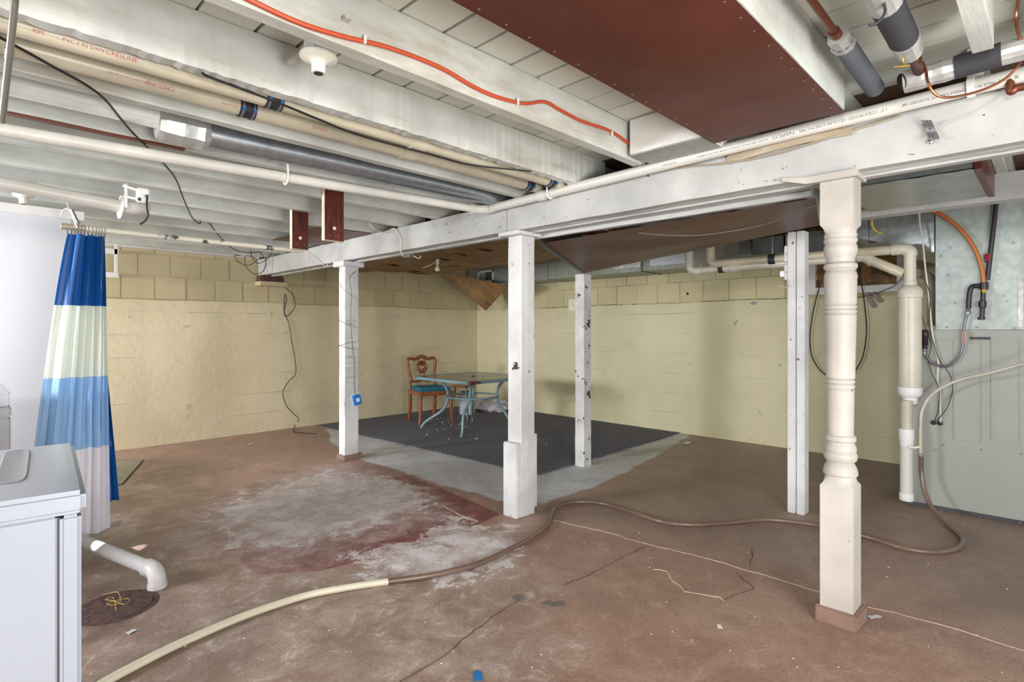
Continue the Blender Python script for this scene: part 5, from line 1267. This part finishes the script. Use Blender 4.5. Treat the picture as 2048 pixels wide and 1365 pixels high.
# floor pipe, drain, mat
t = thing('floor_pipe', 'dirty white plastic drain pipe lying on the floor with an elbow end', 'pipe', tuple(onz(250, 1150)))
pa, pb = onz(110, 1062, 0.10), onz(300, 1137, 0.085)
MB().tube([pa, pb], 0.034, 20).build('pipe_run', 'pvc_dirty', t, smooth=True)
dd = (pb - pa).normalized()
MB().rail([pb - dd * 0.02, pb + dd * 0.03, pb + dd * 0.060 + V3(0, 0, -0.028), pb + dd * 0.066 + V3(0, 0, -0.078)], 0.040, 18).build('elbow', 'pvc_dirty', t, smooth=True)
mb = MB(); ring(mb, pb + dd * 0.066 + V3(0, 0, -0.070), (0, 0, 1), 0.044, 0.024); mb.build('elbow_rim', 'pvc_dirty', t, smooth=True)
mb = MB(); ring(mb, pb - dd * 0.01, dd, 0.043, 0.02); mb.build('elbow_rim', 'pvc_dirty', t, smooth=True)
c = onz(233, 1214); t = thing('floor_drain', 'rusty round perforated floor drain cover near the pipe elbow', 'drain', tuple(c))
MB().lathe([(0.0, 0.004), (0.10, 0.005), (0.142, 0.004), (0.146, 0.0)], c, (0, 0, 1), 40).build('drain_cover', 'rust', t, smooth=True)
MB().lathe([(0.150, 0.0003), (0.166, 0.0018), (0.172, 0.0005)], c, (0, 0, 1), 40).build('drain_rim', 'rust', t, smooth=True)
for ring_n, rr_ in ((6, 0.04), (12, 0.08), (18, 0.118)):
    for k in range(ring_n):
        a = 2 * PI * k / ring_n + rr_ * 20
        MB().lathe([(0.0075, 0.0052), (0.007, 0.0062)], c + V3(math.cos(a) * rr_, math.sin(a) * rr_, 0), (0, 0, 1), 8).build('drain_hole', 'seam', t)
pts = [c + V3(rw.uniform(-.05, .05), rw.uniform(-.08, .08), 0.008 + rw.uniform(0, .012)) for _ in range(9)]
cable('yellow_string', 'tangled yellow string lying on the rusty floor drain', [c + V3(-.03, .14, .02), c + V3(.02, .09, .03)] + pts, 0.0012, 'yellow_cable', cat='string', seg=5)
cn = [onz(218, 926, 0.0), onz(286, 922, 0.0), onz(244, 970, 0.0), onz(190, 974, 0)]
t = thing('door_mat', 'worn grey doormat on the floor beside the curtain', 'mat', tuple(onz(235, 950)))
MB().prism(cn, (0, 0, 0.010)).build('mat_pile', 'mat', t)
MB().prism([p.lerp(onz(240, 948), -0.03) for p in cn], (0, 0, 0.005)).build('mat_edge', 'rubber', t)

# ================================================================== RUG, TABLE, CHAIR, BUCKET
def rug():
    co = [V3(3.67, 3.28, 0), V3(6.40, 3.36, 0), V3(6.41, 7.16, 0), V3(3.45, 7.12, 0)]; P = []
    n = 26
    for i in range(4):
        a_, b_ = co[i], co[(i + 1) % 4]; d_ = (b_ - a_).normalized(); nn = Vector((-d_.y, d_.x, 0))
        for k in range(n): P.append(a_.lerp(b_, k / n) + nn * rng.uniform(-0.008, 0.008))
    mb = MB().prism(P, (0, 0, 0.012)); return tag(mb.build('rug', 'rug'), 'large charcoal looped rug under the table in the back corner', 'rug')
rug()
tb = thing('patio_table', 'pale blue metal patio table with square frosted glass top and curved legs', 'table', (4.62, 5.25, 0.012))
def rsq(cx, cy, h, r, z, n=6):
    P = []
    for sx, sy, a0 in ((1, 1, 0), (-1, 1, PI / 2), (-1, -1, PI), (1, -1, 3 * PI / 2)):
        for k in range(n + 1):
            a = a0 + PI / 2 * k / n; P.append(V3(cx + sx * (h - r) + r * math.cos(a), cy + sy * (h - r) + r * math.sin(a), z))
    return P
TX, TY, TZ, TH = 4.60, 5.22, 0.715, 0.545
def rim(z0, z1, h0, h1, r, mat, name):
    mb = MB(); R = [rsq(TX, TY, h, rr_, z) for h, rr_, z in ((h0, r, z0), (h1, r + .0, z0), (h1 + .006, r, (z0 + z1) / 2), (h1, r, z1), (h0, r, z1))]
    vs = [[mb.bm.verts.new(p) for p in q] for q in R]
    for A_, B_ in zip(vs, vs[1:] + vs[:1]):
        for k in range(len(A_)): mb.face([A_[k], A_[(k + 1) % len(A_)], B_[(k + 1) % len(A_)], B_[k]])
    return mb.build(name, mat, tb, smooth=True)
rim(TZ - 0.034, TZ, TH - 0.045, TH, 0.13, 'table_blue', 'rim')
MB().prism(rsq(TX, TY, TH - 0.044, 0.12, TZ - 0.010), (0, 0, 0.007)).build('glass_top', 'table_glass', tb)
MB().lathe([(0.022, TZ - 0.002), (0.026, TZ + 0.002), (0.012, TZ + 0.003)], (TX, TY, 0), seg=18).build('umbrella_hole', 'rubber', tb, smooth=True)
o = MB().cbox((TX - TH + 0.10, TY - TH + 0.02, TZ - 0.017), (0.17, 0.052, 0.036)).build('rust_patch', 'rust', tb, bevel=0.008)
o.rotation_euler = (0, 0, 0.0)
for fx_, fy_ in ((4.22, 5.0), (4.28, 5.88), (5.10, 5.80), (5.06, 4.92)):
    c = V3(TX + 0.03, TY + 0.05, 0); f_ = V3(fx_, fy_, 0); d_ = (f_ - c).normalized(); L_ = (f_ - c).length
    q_ = V3(1 if fx_ > c.x else -1, 1 if fy_ > c.y else -1, 0).normalized()
    pts = [f_ + V3(0, 0, 0.026), c + d_ * L_ * 0.90 + V3(0, 0, 0.11), c + d_ * 0.40 + V3(0, 0, 0.27), c + (d_ + q_).normalized() * 0.315 + V3(0, 0, 0.42), c + q_ * 0.33 + V3(0, 0, 0.56), c + q_ * 0.40 + V3(0, 0, 0.66), c + q_ * 0.46 + V3(0, 0, 0.685)]
    MB().rail(pts, 0.018, 12).build('leg', 'table_blue', tb, smooth=True)
for z, r_ in ((0.46, 0.335), (0.40, 0.325)):
    P = [V3(TX + .03 + r_ * math.cos(a), TY + .05 + r_ * math.sin(a), z) for a in [2 * PI * k / 40 for k in range(40)]]
    if z > 0.45: MB().tube(P, 0.011, 10, closed=True).build('ring', 'table_blue', tb, smooth=True)

ch = thing('dining_chair', 'orange-brown wooden dining chair with carved back and teal seat', 'chair', (4.71, 6.28, 0.012), rotz=math.radians(-13))
def q(name, mb, mat, **k): return mb.build(name, mat, ch, **k)
for sx in (-1, 1):      # rear legs with the back uprights
    q('leg', MB().rail([V3(sx * .19, .27, 0), V3(sx * .19, .235, .2), V3(sx * .195, .22, .43)], [0.023 + 0.004 * (k / 16) for k in range(17)], 10), 'chair_wood', smooth=True)
    q('leg', MB().rail([V3(sx * .245, -.245, 0), V3(sx * .232, -.235, .13), V3(sx * .228, -.23, .28), V3(sx * .225, -.228, .40), V3(sx * .225, -.228, .44)], [0.019 + 0.012 * (k / 32) for k in range(33)], 10), 'chair_wood', smooth=True)
fr = MB(); fr.prism([V3(-.25, -.255, .385), V3(.25, -.255, .385), V3(.21, .24, .385), V3(-.21, .24, .385)], (0, 0, .06)); q('seat_frame', fr, 'chair_wood', bevel=0.008)
st = MB(); st.prism([V3(-.245, -.25, .446), V3(.245, -.25, .446), V3(.205, .20, .446), V3(-.205, .20, .446)], (0, 0, .05)); q('seat', st, 'chair_cloth', bevel=0.022, smooth=True)
def by(z): return 0.22 + (z - 0.43) * 0.13
def bpath(pts): return [V3(x_, by(z_), z_) for x_, z_ in pts]
out = [(-.195, .43), (-.195, .52), (-.175, .58), (-.19, .66), (-.205, .75), (-.215, .83), (-.20, .87), (-.16, .875), (-.10, .865), (-.06, .885), (0, .905), (.06, .885), (.10, .865), (.16, .875), (.20, .87), (.215, .83), (.205, .75), (.19, .66), (.175, .58), (.195, .52), (.195, .43)]
q('back_frame', MB().rail(bpath(out), 0.0225, 10, 6), 'chair_wood', smooth=True)
q('back_rail', MB().rail(bpath([(-.18, .555), (-.09, .545), (0, .56), (.09, .545), (.18, .555)]), 0.015, 8), 'chair_wood', smooth=True)
def cring(cx0, cz0, r0, rad, n=20, sq=1.0): return MB().tube([V3(cx0 + r0 * math.cos(a), by(cz0 + r0 * math.sin(a)), cz0 + r0 * sq * math.sin(a)) for a in [2 * PI * k / n for k in range(n)]], rad, 8, closed=True)
q('back_ring', cring(0, .75, .076, .016), 'chair_wood', smooth=True)
q('back_ring', cring(0, .845, .045, .014), 'chair_wood', smooth=True)
heart = [V3(x_ * .0032, by(.745 + z_ * .0032), .745 + z_ * .0032) for x_, z_ in [(16 * math.sin(a) ** 3, 13 * math.cos(a) - 5 * math.cos(2 * a) - 2 * math.cos(3 * a) - math.cos(4 * a)) for a in [2 * PI * k / 28 for k in range(28)]]]
q('heart_cutout', MB().tube(heart, 0.013, 8, closed=True), 'chair_wood', smooth=True)
q('splat', MB().rail(bpath([(-.06, .56), (-.03, .60), (-.028, .64), (-.045, .685)]), 0.011, 8), 'chair_wood', smooth=True)
q('splat', MB().rail(bpath([(.06, .56), (.03, .60), (.028, .64), (.045, .685)]), 0.011, 8), 'chair_wood', smooth=True)

c = onz(934, 828, 0.012); t = thing('bucket', 'white plastic bucket on the rug under the table', 'bucket', tuple(c))
MB().lathe([(0.0, 0.0), (0.115, 0.0), (0.12, 0.01), (0.135, 0.27), (0.145, 0.275), (0.145, 0.30), (0.137, 0.302), (0.13, 0.29), (0.12, 0.28)], c, (0, 0, 1), 32).build('body', 'bucket', t, smooth=True)
MB().lathe([(0.0, 0.0), (0.10, 0.0), (0.10, 0.05), (0.09, 0.06)], c + V3(0, 0, .285), (0, 0, 1), 20).build('contents', 'foam_grey', t, smooth=True)
MB().rail([c + V3(.14 * math.cos(a), .14 * math.sin(a), .285 - .05 * math.sin((a + 2.4) / 3.2 * PI)) for a in [-2.4 + 3.2 * k / 8 for k in range(9)]], 0.003, 6).build('wire_handle', 'steel', t)
c = onz(985, 822, 0.012); mb = MB(); R = random.Random(5)
bmesh.ops.create_icosphere(mb.bm, subdivisions=4, radius=1.0)
from mathutils import noise as mnoise
for v in mb.bm.verts:
    p = v.co.copy(); k = 1 + 0.35 * mnoise.noise(p * 2.2) + 0.22 * abs(mnoise.noise(p * 5)) + 0.08 * mnoise.noise(p * 12)
    q_ = Vector((p.x * 0.18 * k, p.y * 0.30 * k, max(0.0, 0.08 + p.z * 0.12 * k))); v.co = c + Matrix.Rotation(math.radians(0), 3, 'Z') @ q_
tag(mb.build('plastic_bag', 'bag', smooth=True), 'crumpled white plastic bag on the rug against the back corner wall', 'bag')
t = thing('storage_stool', 'low round brown stool top half hidden under the patio table', 'stool', tuple(at(925, 830, 7.6)))
c = at(925, 772, 7.9)
MB().lathe([(0.0, -0.012), (0.16, -0.012), (0.165, 0), (0.16, 0.01)], c, (0, 0, 1), 28).build('seat', 'chair_wood', t, smooth=True)
for k in range(3):
    a = k * 2.1 + .3; MB().tube([c + V3(.1 * math.cos(a), .1 * math.sin(a), -.01), V3(c.x + .15 * math.cos(a), c.y + .15 * math.sin(a), 0.012)], 0.012, 8).build('leg', 'galv_dark', t)
# crumbs of paint on the rug
mb = MB()
for k in range(46):
    px, py = random.choice(((890, 846), (868, 858), (905, 862), (880, 868), (925, 850), (1060, 880), (950, 880))); p = onz(px + random.gauss(0, 16), py + random.gauss(0, 7), 0.013)
    s_ = random.uniform(0.004, 0.010); mb.cbox(p + V3(0, 0, s_ * .4), (s_ * 1.4, s_, s_ * .8), Matrix.Rotation(random.uniform(0, 3), 3, 'Z'))
tag(mb.build('paint_crumbs', 'white_plastic'), 'scattered white crumbs on the rug in front of the table', 'debris', kind='stuff')
mb = MB()
for k in range(120):
    px = random.uniform(180, 2040); py = random.choice((random.uniform(905, 1350), random.uniform(1040, 1350)))
    p = onz(px, py, 0.0); 
    if p.x > 3.5 and p.y > 3.2 or p.x > 4.9: continue
    s_ = random.uniform(0.0012, 0.0042); mb.cbox(p + V3(0, 0, s_ * .25), (s_ * 1.6, s_, s_ * .5), Matrix.Rotation(random.uniform(0, 3), 3, 'Z'))
tag(mb.build('floor_grit', 'white_plastic'), 'tiny pale paint flakes and grit scattered over the concrete floor', 'debris', kind='stuff')
def scrap(px, py, w_, l_, rot, mat, lab, name='paper_scrap'):
    p = onz(px, py); rows = []
    m_ = Matrix.Rotation(rot, 3, 'Z')
    for i in range(6):
        rows.append([p + m_ @ V3((i / 5 - .5) * l_, (j / 3 - .5) * w_ * (1 + .3 * math.sin(i * 2)), 0.003 + 0.004 * abs(math.sin(i * 1.3 + j))) for j in range(4)])
    return tag(MB().grid(rows).thicken(0.001).build(name, mat, smooth=True), lab, 'scrap')
scrap(1749, 1236, .022, .060, -0.6, 'white_foil', 'torn white scrap on the floor right of the turned post', )
scrap(1439, 1256, .018, .030, 0.7, 'cream', 'small cream chip on the floor in front of the floor joint')
scrap(262, 1266, .022, .036, 0.4, 'white_foil', 'white paint chip on the floor just below the drain')
scrap(956, 1355, .028, .060, 0.9, 'blue_plastic', 'crumpled blue plastic scrap at the bottom edge')
scrap(1375, 887, .06, .16, 0.2, 'white_foil', 'white paper scrap on grey concrete by the right wall')
scrap(502, 889, .03, .06, 0.2, 'cream', 'pale chip on the floor near the left wall')
